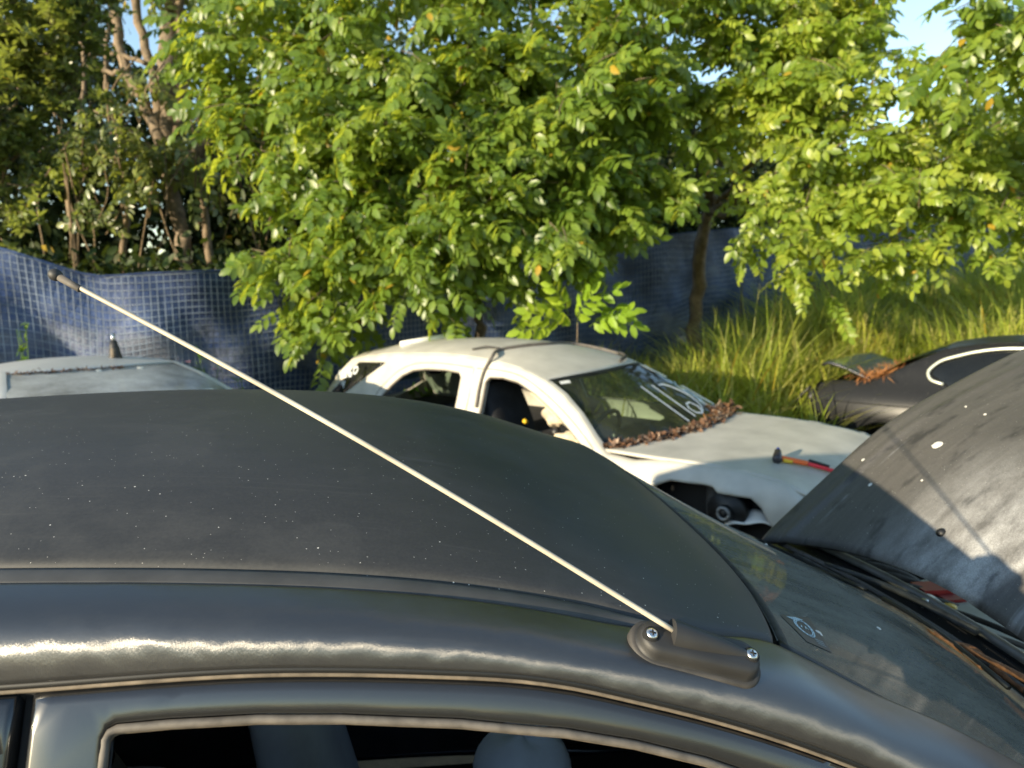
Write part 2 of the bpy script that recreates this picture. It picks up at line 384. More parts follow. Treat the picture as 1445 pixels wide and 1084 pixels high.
def rail_mat():
    """black paint rubbed crosswise: fine parallel scratches spread the sun's reflection along the car"""
    m = black_paint('rubbed_black_paint', dust=.05, rough=.30, coat=.15, streak=(.5, 1, 1), dscale=3, scratch=.05, speck=False)
    t = m.node_tree; out = t.nodes['Material Output']; b = t.nodes['Principled BSDF']; vec = N(t, 'ShaderNodeTexCoord').outputs['Object']
    g = N(t, 'ShaderNodeBsdfAnisotropic') if hasattr(bpy.types, 'ShaderNodeBsdfAnisotropic') else N(t, 'ShaderNodeBsdfGlossy')
    g.inputs['Color'].default_value = (.075, .073, .070, 1); g.inputs['Roughness'].default_value = .34; g.inputs['Anisotropy'].default_value = -.66
    tn = N(t, 'ShaderNodeCombineXYZ'); tn.inputs[0].default_value = math.cos(BYAW); tn.inputs[1].default_value = math.sin(BYAW)
    t.links.new(tn.outputs[0], g.inputs['Tangent'])
    b1 = N(t, 'ShaderNodeBump'); b1.inputs['Strength'].default_value = 1.; b1.inputs['Distance'].default_value = .0080
    t.links.new(noise(t, 12, 2.5, .55, vec, (1, .9, .9)), b1.inputs['Height'])
    b2 = N(t, 'ShaderNodeBump'); b2.inputs['Strength'].default_value = 1.; b2.inputs['Distance'].default_value = .00026
    t.links.new(noise(t, 620, 3, .7, vec, (1, .45, .45)), b2.inputs['Height']); t.links.new(b1.outputs[0], b2.inputs['Normal']); t.links.new(b2.outputs[0], g.inputs['Normal'])
    ad = N(t, 'ShaderNodeAddShader'); t.links.new(b.outputs[0], ad.inputs[0]); t.links.new(g.outputs[0], ad.inputs[1]); t.links.new(ad.outputs[0], out.inputs[0])
    return m
M['rail'] = rail_mat()
M['ws_black'] = glass_mat('dusty_windscreen', (.52, .60, .54), .88, (.23, .235, .195), .025, 5., 1.52, (.5, 1.4, 1), None)
M['ws_suv'] = glass_mat('green_tinted_windscreen', (.30, .42, .34), .10, (.30, .34, .30), .03, 3., 1.5)
M['ws_silver'] = glass_mat('dust_covered_windscreen', (.35, .40, .40), 1.0, (.46, .48, .475), .12, 2., 1.5)
M['dark_glass'] = simple('dark_tinted_glass', (.008, .009, .009), .12, var=.2, spec=.3)

# ------------------------------------------------------------------ ground
def gz(x, y):
    x, y = np.asarray(x, float), np.asarray(y, float)
    bank = 1.25*sm(1.0, 8.5, x)*sm(6.6, 12.5, y)
    hill = .8*sm(13, 40, y+.5*np.abs(x))
    return bank+hill*.5
xs = np.unique(np.concatenate([np.linspace(-14, 18, 81), np.geomspace(18, 700, 14), -np.geomspace(14, 700, 14)]))
ys = np.unique(np.concatenate([np.linspace(-8, 24, 81), np.geomspace(24, 900, 14), -np.geomspace(8, 700, 12)]))
gx, gy = np.meshgrid(xs, ys, indexing='ij'); g_ = np.stack([gx.ravel(), gy.ravel(), gz(gx.ravel(), gy.ravel())], 1)
near = (np.abs(gx.ravel()) < 16) & (np.abs(gy.ravel()) < 22); g_[near, 2] += rng.normal(0, .012, near.sum())
ny = len(ys); i, j = np.meshgrid(np.arange(len(xs)-1), np.arange(ny-1), indexing='ij'); i, j = i.ravel(), j.ravel()
tag(fast_mesh('ground', g_, np.stack([i*ny+j, (i+1)*ny+j, (i+1)*ny+j+1, i*ny+j+1], 1), M['ground']), kind='structure')

# ------------------------------------------------------------------ fence: blue shade cloth behind square netting
fpx = [0, 250, 480, 700, 900, 1100, 1300, 1445]; fd = [6.8, 7.4, 8.5, 9.9, 11.5, 13., 14.2, 15.]
top_px = pchip([-60, 0, 60, 130, 200, 330, 400, 600, 870, 950, 1060, 1200, 1300, 1445, 1600], [345, 350, 368, 389, 386, 381, 378, 365, 340, 331, 321, 315, 313, 318, 320])
fence_pts = [np.array([-10.5, 1.2, 1.75]), np.array([-7.6, 4.3, 1.8])]
for p, d in zip(np.linspace(0, 1445, 60), pchip(fpx, fd)(np.linspace(0, 1445, 60))):
    fence_pts.append(aty(p, float(top_px(p)), float(d)))
fence_pts += [fence_pts[-1]+np.array([3., .9, .1]), fence_pts[-1]+np.array([9., 2.6, .2])]
fc = curve(fence_pts, 700); flen = np.r_[0, np.cumsum(np.linalg.norm(np.diff(fc, axis=0), axis=1))]
FX = [np.interp(np.linspace(0, flen[-1], int(flen[-1]/.064)), flen, fc[:, k]) for k in range(3)]
FL = np.stack(FX, 1); nf = len(FL)
tang = np.gradient(FL, axis=0); tang[:, 2] = 0; tang /= np.linalg.norm(tang, axis=1)[:, None]; fnorm = np.stack([tang[:, 1], -tang[:, 0], 0*tang[:, 0]], 1)
fence = tag(empty('fence', tuple(FL[0]*[1, 1, 0])), 'long blue shade cloth fence with square netting behind the parked cars', 'fence')
inv = fence.matrix_world.inverted() if False else None
off0 = np.array(fence.location)
rows = 30; sg = np.arange(nf)*.064
def fence_pt(i, k, out=0.):
    i = np.asarray(i); k = np.asarray(k, float)
    zb = gz(FL[i, 0], FL[i, 1])-.02; zt = FL[i, 2]
    wob = .05*np.sin(sg[i]*1.9+k*2.2)+.04*np.sin(sg[i]*.73+1.3+k*1.1)+.035*np.sin(sg[i]*4.1+k*5)+.018*np.sin(sg[i]*7.3-k*9+2*np.sin(sg[i]*1.3))
    sag = .022*np.sin(sg[i]*2.3+k*9)+.016*np.sin(sg[i]*5.2+1.+k*4)
    p = FL[i]+fnorm[i]*(out+wob)[:, None]
    p[:, 2] = zt-k*(zt-zb)+sag*(k > .01); return p-off0
ii, kk = np.meshgrid(np.arange(nf), np.linspace(0, 1, 22), indexing='ij')
v = fence_pt(ii.ravel(), kk.ravel()); i, j = np.meshgrid(np.arange(nf-1), np.arange(21), indexing='ij'); i, j = i.ravel(), j.ravel()
fast_mesh('shade_cloth', v, np.stack([i*22+j, i*22+j+1, (i+1)*22+j+1, (i+1)*22+j], 1), M['tarp'], fence)
V, Fq, b0 = [], [], 0
hw_ = .0040
for r_ in range(rows):                                    # horizontal cords
    k = np.full(nf, r_/(rows-1)*.98+.01); jit = rng.normal(0, .0006, nf); c = fence_pt(np.arange(nf), k+jit, .014)
    V += [c+[0, 0, hw_], c-[0, 0, hw_]]; q = np.arange(nf-1)+b0; Fq.append(np.stack([q, q+nf, q+nf+1, q+1], 1)); b0 += 2*nf
kv = np.linspace(.01, .99, rows)
for i_ in range(nf):                                      # upright cords
    c = fence_pt(np.full(rows, i_), kv, .017); s = tang[i_]*hw_
    V += [c+s, c-s]; q = np.arange(rows-1)+b0; Fq.append(np.stack([q, q+1, q+rows+1, q+rows], 1)); b0 += 2*rows
tag(fast_mesh('netting', np.concatenate(V), np.concatenate(Fq), M['net'], fence, False), kind='stuff')
tube('top_cord', fence_pt(np.arange(0, nf, 3), np.zeros(len(range(0, nf, 3))), .01), .012, M['tarp'], fence, 6)
for i_ in range(20, nf, 46):
    b = fence_pt(np.array([i_, i_]), np.array([1., 0.]), -.07); b[1, 2] += .03; b[0, 2] -= .1
    tube('post', b, .03, M['post'], fence, 8)

# ------------------------------------------------------------------ leaves
def leaflet(L, W, fold=.22, droop=.18, n=2):
    ts = [.34, .72]; ws = [.5, .42]
    v = [(0, 0, 0)]
    for t_, w_ in zip(ts, ws):
        z = -droop*L*t_*t_
        v += [(t_*L, 0, z), (t_*L, w_*W, z+fold*w_*W), (t_*L, -w_*W, z+fold*w_*W)]
    v.append((L, 0, -droop*L))
    f = [(0, 1, 2, 2), (0, 3, 1, 1), (1, 4, 5, 2), (1, 3, 6, 4), (4, 7, 5, 5), (4, 6, 7, 7)]
    return np.array(v), [tuple(dict.fromkeys(q)) for q in f]
def leaflet_tri(L, W, **k):
    v, f = leaflet(L, W, **k); out = []
    for q in f:
        out.append(q[:3])
        if len(q) == 4: out.append((q[0], q[2], q[3]))
    return v, np.array(out)
def rotm(yaw, pitch, roll):
    return np.array(Matrix.Rotation(yaw, 3, 'Z')@Matrix.Rotation(pitch, 3, 'Y')@Matrix.Rotation(roll, 3, 'X'))
def pinnate(pairs, seed, LL=.142, LW=.072, R=.34):
    rg = np.random.default_rng(seed); V, Fc, b = [], [], 0
    def rp(t): return np.array([t*R, 0, .03*math.sin(t*2.4)-.16*R*t*t*1.6])
    for k in range(pairs):
        t_ = .22+.70*k/(pairs-1); s = 1-.25*abs(k/(pairs-1)-.5)
        for sd_ in (1, -1):
            v, f = leaflet_tri(LL*s*rg.uniform(.9, 1.08), LW*s, fold=rg.uniform(.1, .35), droop=rg.uniform(.1, .32))
            m = rotm(sd_*math.radians(rg.uniform(52, 74)), math.radians(rg.uniform(2, 30)), sd_*math.radians(rg.uniform(-25, 15)))
            V.append(v@m.T+rp(t_+sd_*.02)); Fc.append(f+b); b += len(v)
    v, f = leaflet_tri(LL, LW); V.append(v@rotm(.1, .4, 0).T+rp(1.)); Fc.append(f+b); b += len(v)
    pts = np.array([rp(t_) for t_ in np.linspace(0, 1, 5)]); n = len(pts)
    V += [pts+[0, .0022, 0], pts-[0, .0022, 0]]; q = np.arange(n-1)+b
    Fc += [np.stack([q, q+1, q+n+1], 1), np.stack([q, q+n+1, q+n], 1)]
    return np.concatenate(V), np.concatenate(Fc)
def whorl(k, seed, L=.105, W=.042):
    rg = np.random.default_rng(seed); V, Fc, b = [], [], 0
    for a in range(k):
        v, f = leaflet_tri(L*rg.uniform(.8, 1.15), W*rg.uniform(.9, 1.1), fold=.15, droop=rg.uniform(0, .25))
        V.append(v@rotm(a*2.4+rg.uniform(-.3, .3), rg.uniform(-.9, .5), rg.uniform(-.3, .3)).T+[0, 0, -.012*a]); Fc.append(f+b); b += len(v)
    return np.concatenate(V), np.concatenate(Fc)
def frames(dirs, rolls, up=(0, 0, 1.)):
    """rotation matrices whose x axis is dirs, z as far up as it can be, rolled"""
    x = dirs/np.linalg.norm(dirs, axis=1)[:, None]; up = np.array(up)
    y = np.cross(up, x); y /= np.linalg.norm(y, axis=1)[:, None]+1e-6; z = np.cross(x, y)
    c, s = np.cos(rolls)[:, None], np.sin(rolls)[:, None]
    return np.stack([x, y*c+z*s, -y*s+z*c], 2)
def scatter(name, templ, pos, rot, scl, mat, parent, smooth=True):
    V, Fc, b = [], [], 0; pick = rng.integers(0, len(templ), len(pos))
    for k, (v, f) in enumerate(templ):
        m = np.where(pick == k)[0]
        if not len(m): continue
        P = np.einsum('nij,vj->nvi', rot[m], v)*scl[m][:, None, None]+pos[m][:, None]
        V.append(P.reshape(-1, 3)); Fc.append((f[None]+(np.arange(len(m))*len(v))[:, None, None]).reshape(-1, 3)+b); b += len(m)*len(v)
    return fast_mesh(name, np.concatenate(V), np.concatenate(Fc), mat, parent, smooth)
def leaves_of(tree, crown_name, templ, pos, dirs, scl, mat, keep=300, singles='leaf'):
    """crown = joined leaves; the 300 that show largest are objects of their own under it"""
    base = np.array(tree.location); rot = frames(dirs, rng.normal(0, .45, len(pos)), (-.40, -.70, .75))
    pp = proj(pos); infr = (pp[:, 0] > -20) & (pp[:, 0] < 1465) & (pp[:, 1] > -20) & (pp[:, 1] < 700)
    score = pos[:, 1]/scl+np.where(infr, 0, 100); order = np.argsort(score)
    one, rest = order[:keep], order[keep:]
    cr = scatter(crown_name, templ, pos[rest]-base, rot[rest], scl[rest], mat, tree); cr['kind'] = 'stuff'
    mes = []
    for v, f in templ:
        me = bpy.data.meshes.new(singles); me.from_pydata(v.tolist(), [], f.tolist()); me.polygons.foreach_set('use_smooth', [True]*len(me.polygons)); me.materials.append(mat); mes.append(me)
    for i_ in one:
        o = bpy.data.objects.new(singles, mes[rng.integers(len(mes))]); COL.objects.link(o); o.parent = cr
        m = Matrix(rot[i_].tolist()).to_4x4()@Matrix.Scale(float(scl[i_]), 4); m.translation = Vector((pos[i_]-base).tolist()); o.matrix_local = m
    return cr
def twigs(blobs, n, per, spread=.9, reach=.5):
    """leaf positions and directions on short twigs inside a union of ellipsoids given as (px, py, rx_px, ry_px, depth, depth radius)"""
    B = [(aty(px, py, d), rx/F*d, rd, ry/F*d) for px, py, rx, ry, d, rd in blobs]
    vol = np.array([a*b*c for _, a, b, c in B])**.75; vol /= vol.sum(); P, D = [], []; segs = []
    for k in range(n):
        c, a, b_, h = B[rng.choice(len(B), p=vol)]
        q = rng.normal(0, 1, 3); q /= np.linalg.norm(q); q *= rng.uniform(.25, 1)**.45
        if q[1] > .35: q[1] *= -.6
        o = c+q*[a, b_, h]; dr = q*[1, 1, .5]+rng.normal(0, .5, 3)+[0, -.25, .05]; dr /= np.linalg.norm(dr); ln = rng.uniform(.25, reach)
        side = np.cross(dr, [0, 0, 1]); side /= np.linalg.norm(side)+1e-6
        for m in range(per):
            t_ = (m+.6)/per; s = 1 if m % 2 else -1
            d = dr*(.35+.9*(t_ > .85))+side*s*rng.uniform(.55, 1.)+np.array([0, 0, rng.uniform(-1.0, .10)])+rng.normal(0, .15, 3)
            P.append(o+dr*ln*t_+[0, 0, -.12*ln*t_*t_]); D.append(d)
        segs.append((o-dr*.1, o+dr*ln*.5, o+dr*ln+[0, 0, -.1*ln]))
    return np.array(P), np.array(D), segs
def twig_mesh(name, segs, mat, tree, r=.006):
    mb = MB(); base = np.array(tree.location)
    for s in segs: mb.add(*tube_vf(np.array(s)-base, [r, r*.8, r*.4], 4))
    o = mb.build(name, mat, tree); o['kind'] = 'stuff'; return o
def limb(tree, name, pts, r0, r1, mat, n=14, wob=.03):
    base = np.array(tree.location); c = curve(pts, n); c[1:-1] += rng.normal(0, wob, (n-2, 3)); r = np.linspace(r0, r1, n)*(1+rng.normal(0, .06, n))
    r[0] *= 1.25 if name == 'trunk' else 1
    return tube(name, c-base, r, mat, tree, 10)
PIN = [pinnate(k, s) for k, s in ((4, 1), (5, 2), (5, 3), (4, 4), (6, 5))]
WHO = [whorl(k, s) for k, s in ((5, 1), (6, 2), (7, 3))]
def at_ground(x, y): return np.array([x, y, float(gz(x, y))])

# big pinnate tree in the middle, its trunk behind the white car
b0 = at_ground(-.42, 8.9)
tree = tag(empty('broad_tree', b0), 'broad bushy tree with drooping pinnate leaves over the white car roof', 'tree', 'trees along the fence')
blobs = [(400, 70, 90, 90, 8.2, .8), (440, 170, 110, 90, 8., .9), (590, 70, 150, 110, 8.2, 1.1), (600, 190, 150, 110, 7.9, 1.), (780, 70, 160, 110, 8.4, 1.1), (780, 190, 150, 110, 8.1, 1.),
         (930, 70, 110, 110, 8.9, .9), (480, 300, 100, 80, 7.7, .8), (442, 392, 60, 60, 7.4, .6), (510, 408, 66, 38, 7.3, .5), (610, 310, 120, 90, 7.6, .9), (600, 405, 75, 50, 7.4, .6),
         (740, 300, 120, 90, 7.8, .9), (745, 365, 100, 40, 7.8, .6), (860, 230, 90, 80, 8.2, .8), (905, 265, 45, 50, 8.2, .4), (690, 250, 90, 80, 7.5, .7), (560, 250, 80, 70, 7.4, .6), (835, 320, 45, 35, 8., .4), (330, 60, 55, 45, 8.4, .5), (650, -110, 260, 110, 8.7, 1.2), (880, -140, 220, 130, 8.9, 1.2)]
P, D, segs = twigs(blobs, 860, 6)
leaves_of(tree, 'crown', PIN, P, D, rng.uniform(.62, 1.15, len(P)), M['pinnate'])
fork = aty(678, 420, 8.9)
limb(tree, 'trunk', [b0-[0, 0, .1], aty(676, 520, 8.9), fork, aty(690, 330, 8.95)], .085, .055, M['bark'])
for q in ((430, 200, 8.3), (560, 130, 8.5), (700, 60, 8.7), (800, 120, 8.6), (880, 60, 9.), (470, 390, 7.7), (760, 300, 8.2), (600, 340, 8.)):
    limb(tree, 'branch', [fork+[0, 0, .2], (fork+aty(*q))/2+[0, 0, .15], aty(*q)], .032, .010, M['bark'])
twig_mesh('twigs', segs, M['bark'], tree)

# leaning tree on the right with sunny foliage
b0 = at_ground(2.85, 11.)
tree = tag(empty('leaning_tree', b0), 'sunlit tree with slim leaning trunk in front of fence, right of the broad tree', 'tree', 'trees along the fence')
blobs = [(1040, 90, 100, 90, 8.9, .8), (1150, 130, 100, 80, 8.5, .8), (1130, 240, 85, 90, 8.3, .7), (1100, 330, 65, 55, 8.1, .5), (1165, 375, 80, 45, 8., .5), (1230, 190, 95, 80, 8.4, .8), (1270, 270, 105, 55, 8.2, .7),
         (1350, 190, 90, 70, 8.6, .8), (1390, 250, 80, 55, 8.4, .6), (1340, 320, 90, 28, 8.3, .5), (1430, 170, 50, 60, 8.6, .6), (1210, 310, 70, 50, 8.1, .5), (1440, 290, 40, 40, 8.5, .5), (1080, 20, 130, 60, 9.2, .8), (1180, 60, 60, 70, 9.2, .6), (1080, 150, 100, 80, 8.8, .7), (1120, 90, 90, 70, 8.7, .7), (1060, -60, 140, 60, 9.2, .9), (1060, -190, 220, 110, 9.2, 1.1), (1230, -160, 120, 90, 9.4, .9), (1050, -420, 300, 160, 8.8, 1.4), (1200, -650, 300, 160, 8.2, 1.4), (900, -620, 250, 150, 8.5, 1.3)]
P, D, segs = twigs(blobs, 900, 6)
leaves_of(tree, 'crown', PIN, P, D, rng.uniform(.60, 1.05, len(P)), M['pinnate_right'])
fork = aty(1000, 300, 10.4)
limb(tree, 'trunk', [b0-[0, 0, .1], aty(983, 440, 10.9), aty(990, 360, 10.6), fork], .13, .085, M['bark_pale'])
for q in ((975, 225, 10.3), (1025, 200, 10.1), (1045, 120, 10.), (1120, 180, 9.), (1210, 210, 8.8), (1290, 250, 8.7), (1120, 330, 8.6), (960, 90, 10.3)):
    limb(tree, 'branch', [fork, (fork+aty(*q))/2+[0, 0, .1], aty(*q)], .055, .014, M['bark'])
twig_mesh('twigs', segs, M['bark'], tree)

# overhanging tree in the top right corner, nearer
b0 = at_ground(7.6, 7.4)
tree = tag(empty('overhanging_tree', b0), 'dark leaved branch of a nearer tree hanging into the top right corner', 'tree', 'trees along the fence')
blobs = [(1390, 40, 60, 45, 6.6, .4), (1440, 70, 45, 50, 6.6, .4), (1330, 20, 35, 20, 6.8, .3), (1520, 40, 90, 90, 6.8, .6)]
P, D, segs = twigs(blobs, 44, 6)
leaves_of(tree, 'crown', PIN, P, D, rng.uniform(.8, 1., len(P)), M['pinnate'], 200)
limb(tree, 'trunk', [b0-[0, 0, .1], b0+[-.1, 0, 2.4], b0+[-.5, -.1, 4.6]], .12, .07, M['bark'])
limb(tree, 'branch', [b0+[-.4, -.1, 4.1], aty(1500, 60, 6.9), aty(1370, 40, 6.7)], .05, .012, M['bark'])
twig_mesh('twigs', segs, M['bark'], tree)

# left: oval-leaved tree at the frame edge
b0 = at_ground(-6.6, 8.3)
tree = tag(empty('oval_leaved_tree', b0), 'tree with small oval olive leaves at the left edge of the picture', 'tree', 'trees along the fence')
blobs = [(40, 40, 90, 70, 7.9, .6), (110, 60, 50, 70, 8., .5), (20, 150, 70, 80, 7.9, .6), (100, 140, 45, 50, 8., .4), (10, 250, 40, 60, 7.8, .4), (70, 10, 90, 40, 8.1, .6), (-60, 120, 90, 150, 7.8, .8), (30, 320, 30, 30, 7.7, .3)]
P, D, segs = twigs(blobs, 560, 4, reach=.35)
D[:, 2] += .25; D[:, 1] -= .5; D[:, 0] -= .3
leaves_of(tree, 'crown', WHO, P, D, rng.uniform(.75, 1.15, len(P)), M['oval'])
limb(tree, 'trunk', [b0-[0, 0, .1], b0+[.1, 0, 1.6], b0+[.3, -.2, 3.2], aty(40, 20, 8.1)], .07, .03, M['bark'])
for q in ((110, 90, 8.1), (20, 180, 8.), (60, 40, 8.), (10, 280, 7.9)):
    limb(tree, 'branch', [b0+[.2, -.1, 2.2], (b0+[.2, -.1, 2.2]+aty(*q))/2+[0, 0, .1], aty(*q)], .03, .008, M['bark'])
twig_mesh('twigs', segs, M['bark'], tree)

# left: tall many-stemmed tree behind the fence
b0 = at_ground(*aty(258, 400, 10.2)[:2])
tree = tag(empty('tall_tree', b0), 'tall many stemmed tree with bare brown trunks behind the fence on the left', 'tree', 'trees along the fence')
limb(tree, 'trunk', [b0-[0, 0, .1], aty(257, 340, 10.2), aty(240, 250, 10.2), aty(215, 165, 10.2)], .13, .10, M['bark'], wob=.02)
for pts, r0, r1 in (([(215, 170), (185, 110), (165, 40), (150, -60)], .085, .06), ([(222, 180), (215, 100), (195, 20), (185, -60)], .08, .05), ([(245, 260), (240, 150), (240, 60), (245, -60)], .17, .12),
                    ([(190, 112), (150, 100), (110, 95)], .045, .02), ([(205, 90), (160, 75), (125, 78)], .035, .015), ([(248, 240), (285, 205), (310, 165)], .09, .06), ([(250, 190), (262, 90), (250, 20), (262, -60)], .07, .05),
                    ([(255, 330), (190, 195), (140, 225)], .03, .012), ([(170, 380), (180, 260), (150, 120), (165, -40)], .045, .03), ([(300, 385), (285, 260), (300, 120), (290, -40)], .06, .04), ([(110, 375), (95, 250), (120, 130), (100, -30)], .035, .025)):
    limb(tree, 'stem', [aty(a, b, 10.2+.15*k) for k, (a, b) in enumerate(pts)], r0, r1, M['bark_pale'] if r0 != .17 else M['bark'], wob=.02)
blobs = [(230, -60, 200, 60, 10.5, 1.2), (300, 20, 60, 60, 11., .6), (180, 150, 60, 40, 10.3, .5), (170, 250, 70, 60, 10., .6), (210, 210, 50, 50, 9.9, .5)]
P, D, segs = twigs(blobs, 150, 5, reach=.5)
leaves_of(tree, 'crown', WHO+[PIN[0]], P, D, rng.uniform(.9, 1.3, len(P)), M['oval'], 120)
twig_mesh('twigs', segs, M['bark'], tree)
for k in range(60):                                       # dry vines hanging in it
    px, d = rng.uniform(60, 430), rng.uniform(9, 10.6); a = aty(px, rng.uniform(60, 260), d); b = a+[rng.uniform(-.5, .5), rng.uniform(-.3, .3), -rng.uniform(.5, 1.9)]
    c = curve([a, (a+b)/2+rng.normal(0, .18, 3), b], 9); mesh('vine', *tube_vf(c-b0, rng.uniform(.005, .014), 5), M['vine'], tree)

# wood behind the fence: further trees that close the view, each with trunk and crown
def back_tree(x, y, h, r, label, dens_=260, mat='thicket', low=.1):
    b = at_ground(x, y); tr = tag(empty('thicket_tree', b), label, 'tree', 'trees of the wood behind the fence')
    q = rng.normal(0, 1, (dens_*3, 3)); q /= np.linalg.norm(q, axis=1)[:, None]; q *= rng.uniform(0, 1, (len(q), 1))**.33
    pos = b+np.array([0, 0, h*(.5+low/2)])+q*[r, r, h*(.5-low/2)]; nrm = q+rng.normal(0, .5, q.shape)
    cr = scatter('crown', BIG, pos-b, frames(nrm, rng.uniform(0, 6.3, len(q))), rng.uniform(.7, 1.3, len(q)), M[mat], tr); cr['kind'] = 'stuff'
    limb(tr, 'trunk', [b-[0, 0, .1], b+[rng.normal(0, .1), 0, h*.4], b+[rng.normal(0, .3), 0, h*.85]], .05*h**.6, .02, M['bark'], 8)
def spray(seed, k=9, L=.2, W=.085, R=.45):
    rg = np.random.default_rng(seed); V, Fc, b = [], [], 0
    for a in range(k):
        v, f = leaflet_tri(L*rg.uniform(.7, 1.2), W, fold=.2, droop=.2)
        V.append(v@rotm(rg.uniform(0, 6.3), rg.uniform(-.8, .8), rg.uniform(-1, 1)).T+rg.normal(0, R*.4, 3)); Fc.append(f+b); b += len(v)
    return np.concatenate(V), np.concatenate(Fc)
BIG = [spray(s) for s in range(4)]
wood = [(-7.6, 12.4, 6.5, 1.7, 'leftmost dark tree of the wood, behind the oval leaved tree'), (-4.6, 14., 5.2, 1.9, 'dark tree behind the tall tree with bare trunks'),
        (-2.4, 14.6, 7., 2., 'dark tree behind left part of the broad tree'), (.2, 14.8, 6.4, 1.9, 'dark tree behind middle of the broad tree'), (2.2, 15.6, 6., 1.7, 'dark tree between the broad tree and the leaning tree'),
        (4.6, 17., 5.4, 1.8, 'dark tree behind the leaning tree'), (7.4, 18., 3.9, 2., 'low dark tree behind right end of the fence'), (-10.5, 10.8, 7., 2., 'dark tree outside left of the picture'),
        (-5.8, 16.5, 6.5, 2.2, 'dark tree farthest back on the left')]
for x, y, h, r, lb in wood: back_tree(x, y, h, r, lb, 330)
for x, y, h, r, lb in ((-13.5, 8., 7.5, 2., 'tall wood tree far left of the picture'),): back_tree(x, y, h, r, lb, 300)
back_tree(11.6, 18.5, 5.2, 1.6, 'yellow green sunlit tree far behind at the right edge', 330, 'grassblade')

# distant trees all round behind the camera: the black door mirrors them
FARL = 'distant tree behind the viewer, mirrored as a dark shape in the black door'
SPR = [spray(s_, 9, 1.1, .55, 2.2) for s_ in range(3)]
for k in range(16):
    az = math.radians(-155+k*8.2+rng.uniform(-2, 2)); d = rng.uniform(48, 62); x, y = d*math.cos(az), d*math.sin(az); h = d*rng.uniform(.045, .10)
    if abs(math.atan2(y, x)-math.atan2(sdir.y, sdir.x)) < .16: h = d*.05
    b = at_ground(x, y); tr = tag(empty('distant_tree', b), FARL, 'tree', 'distant trees behind the viewer')
    q = rng.normal(0, 1, (130, 3)); q /= np.linalg.norm(q, axis=1)[:, None]; q *= rng.uniform(.2, 1, (len(q), 1))**.4
    cr = scatter('crown', SPR, np.array([0, 0, h*.56])+q*[h*.75, h*.75, h*.44], frames(rng.normal(0, 1, q.shape), rng.uniform(0, 6.3, len(q))), rng.uniform(.25, .5, len(q)), M['thicket'], tr); cr['kind'] = 'stuff'
    limb(tr, 'trunk', [b-[0, 0, .2], b+[0, 0, h*.4], b+[.2, 0, h*.8]], .2, .06, M['bark'], 6)

# ------------------------------------------------------------------ undergrowth, grass, weeds
def blades(name, pts, h, wdt, mat, lean=.45, segs_=4, parent=None):
    n = len(pts); az = rng.uniform(0, 2*np.pi, n); bend = rng.uniform(.1, 1., n)*lean*h; d = np.stack([np.cos(az), np.sin(az), 0*az], 1); s = np.stack([-np.sin(az), np.cos(az), 0*az], 1)
    V = []; ts = np.linspace(0, 1, segs_+1)
    for t_ in ts:
        c = pts+d*(bend*t_**2.2)[:, None]+np.array([0, 0, 1])*(h*(t_-.22*t_**3*bend/np.maximum(h*lean, 1e-6)))[:, None]; wd = (wdt*(1-t_**1.8)*.5+.0006)[:, None]
        V += [c-s*wd, c+s*wd]
    V = np.stack(V, 1); k = V.shape[1]; f = np.array([[2*i_, 2*i_+1, 2*i_+3, 2*i_+2] for i_ in range(segs_)])
    Fc = (f[None]+(np.arange(n)*k)[:, None, None]).reshape(-1, 4)
    return tag(fast_mesh(name, V.reshape(-1, 3), Fc, mat, parent), kind='stuff')
fence_y = pchip(FL[::20, 0]+np.arange(len(FL[::20]))*1e-6, FL[::20, 1])
def field(n, x0, x1, y0, y1, cond):
    p = np.stack([rng.uniform(x0, x1, n), rng.uniform(y0, y1, n)], 1); p = p[cond(p[:, 0], p[:, 1])]
    return np.c_[p, gz(p[:, 0], p[:, 1])]
def clear_of_cars(x, y):
    ok = np.ones(len(x), bool)
    for tx, ty, a0, a1 in ((.745, 5.632, -3.1, 2.2), (5.36, 6.25, -2.5, 2.5)):
        f_ = (x-tx)*.732-(y-ty)*.68; l_ = (x-tx)*.68+(y-ty)*.732; ok &= ~((f_ > a0) & (f_ < a1) & (np.abs(l_) < .95))
    return ok
p = field(48000, .4, 12.5, 5.4, 16, lambda x, y: (y < fence_y(x)-.1) & (x > .22*y-1.2) & clear_of_cars(x, y) & ((x-.745)*.68+(y-5.632)*.732 > .9) & ((x-.745)*.732-(y-5.632)*.68 < 1.0+1.2*(y > 7.)))
p = p[rng.permutation(len(p))[:26000]]; p[:, :2] += .16*np.stack([np.sin(p[:, 0]*9+p[:, 1]*4), np.cos(p[:, 1]*9-p[:, 0]*5)], 1)
hh = rng.uniform(.6, 1.9, len(p))*(1-.30*sm(3.5, 1.2, p[:, 0]))*(.75+.35*np.sin(p[:, 0]*1.7)*np.sin(p[:, 1]*1.3))
tag(blades('tall_grass', p, hh, rng.uniform(.014, .042, len(p)), M['grassblade'], 1.15, 6), 'tall yellow green grass on the bank below the fence', 'grass')
p = field(9000, -8, 4, 8.2, 13, lambda x, y: (y > fence_y(x)+.3) & (y < fence_y(x)+3.2))
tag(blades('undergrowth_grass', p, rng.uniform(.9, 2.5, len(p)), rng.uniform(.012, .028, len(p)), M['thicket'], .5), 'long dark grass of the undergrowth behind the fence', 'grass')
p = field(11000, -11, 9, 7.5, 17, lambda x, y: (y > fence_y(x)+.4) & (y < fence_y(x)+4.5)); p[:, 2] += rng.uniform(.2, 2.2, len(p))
us = scatter('undergrowth_scrub', BIG, p, frames(rng.normal(0, 1, p.shape), rng.uniform(0, 6.3, len(p))), rng.uniform(.5, 1., len(p)), M['thicket'], None)
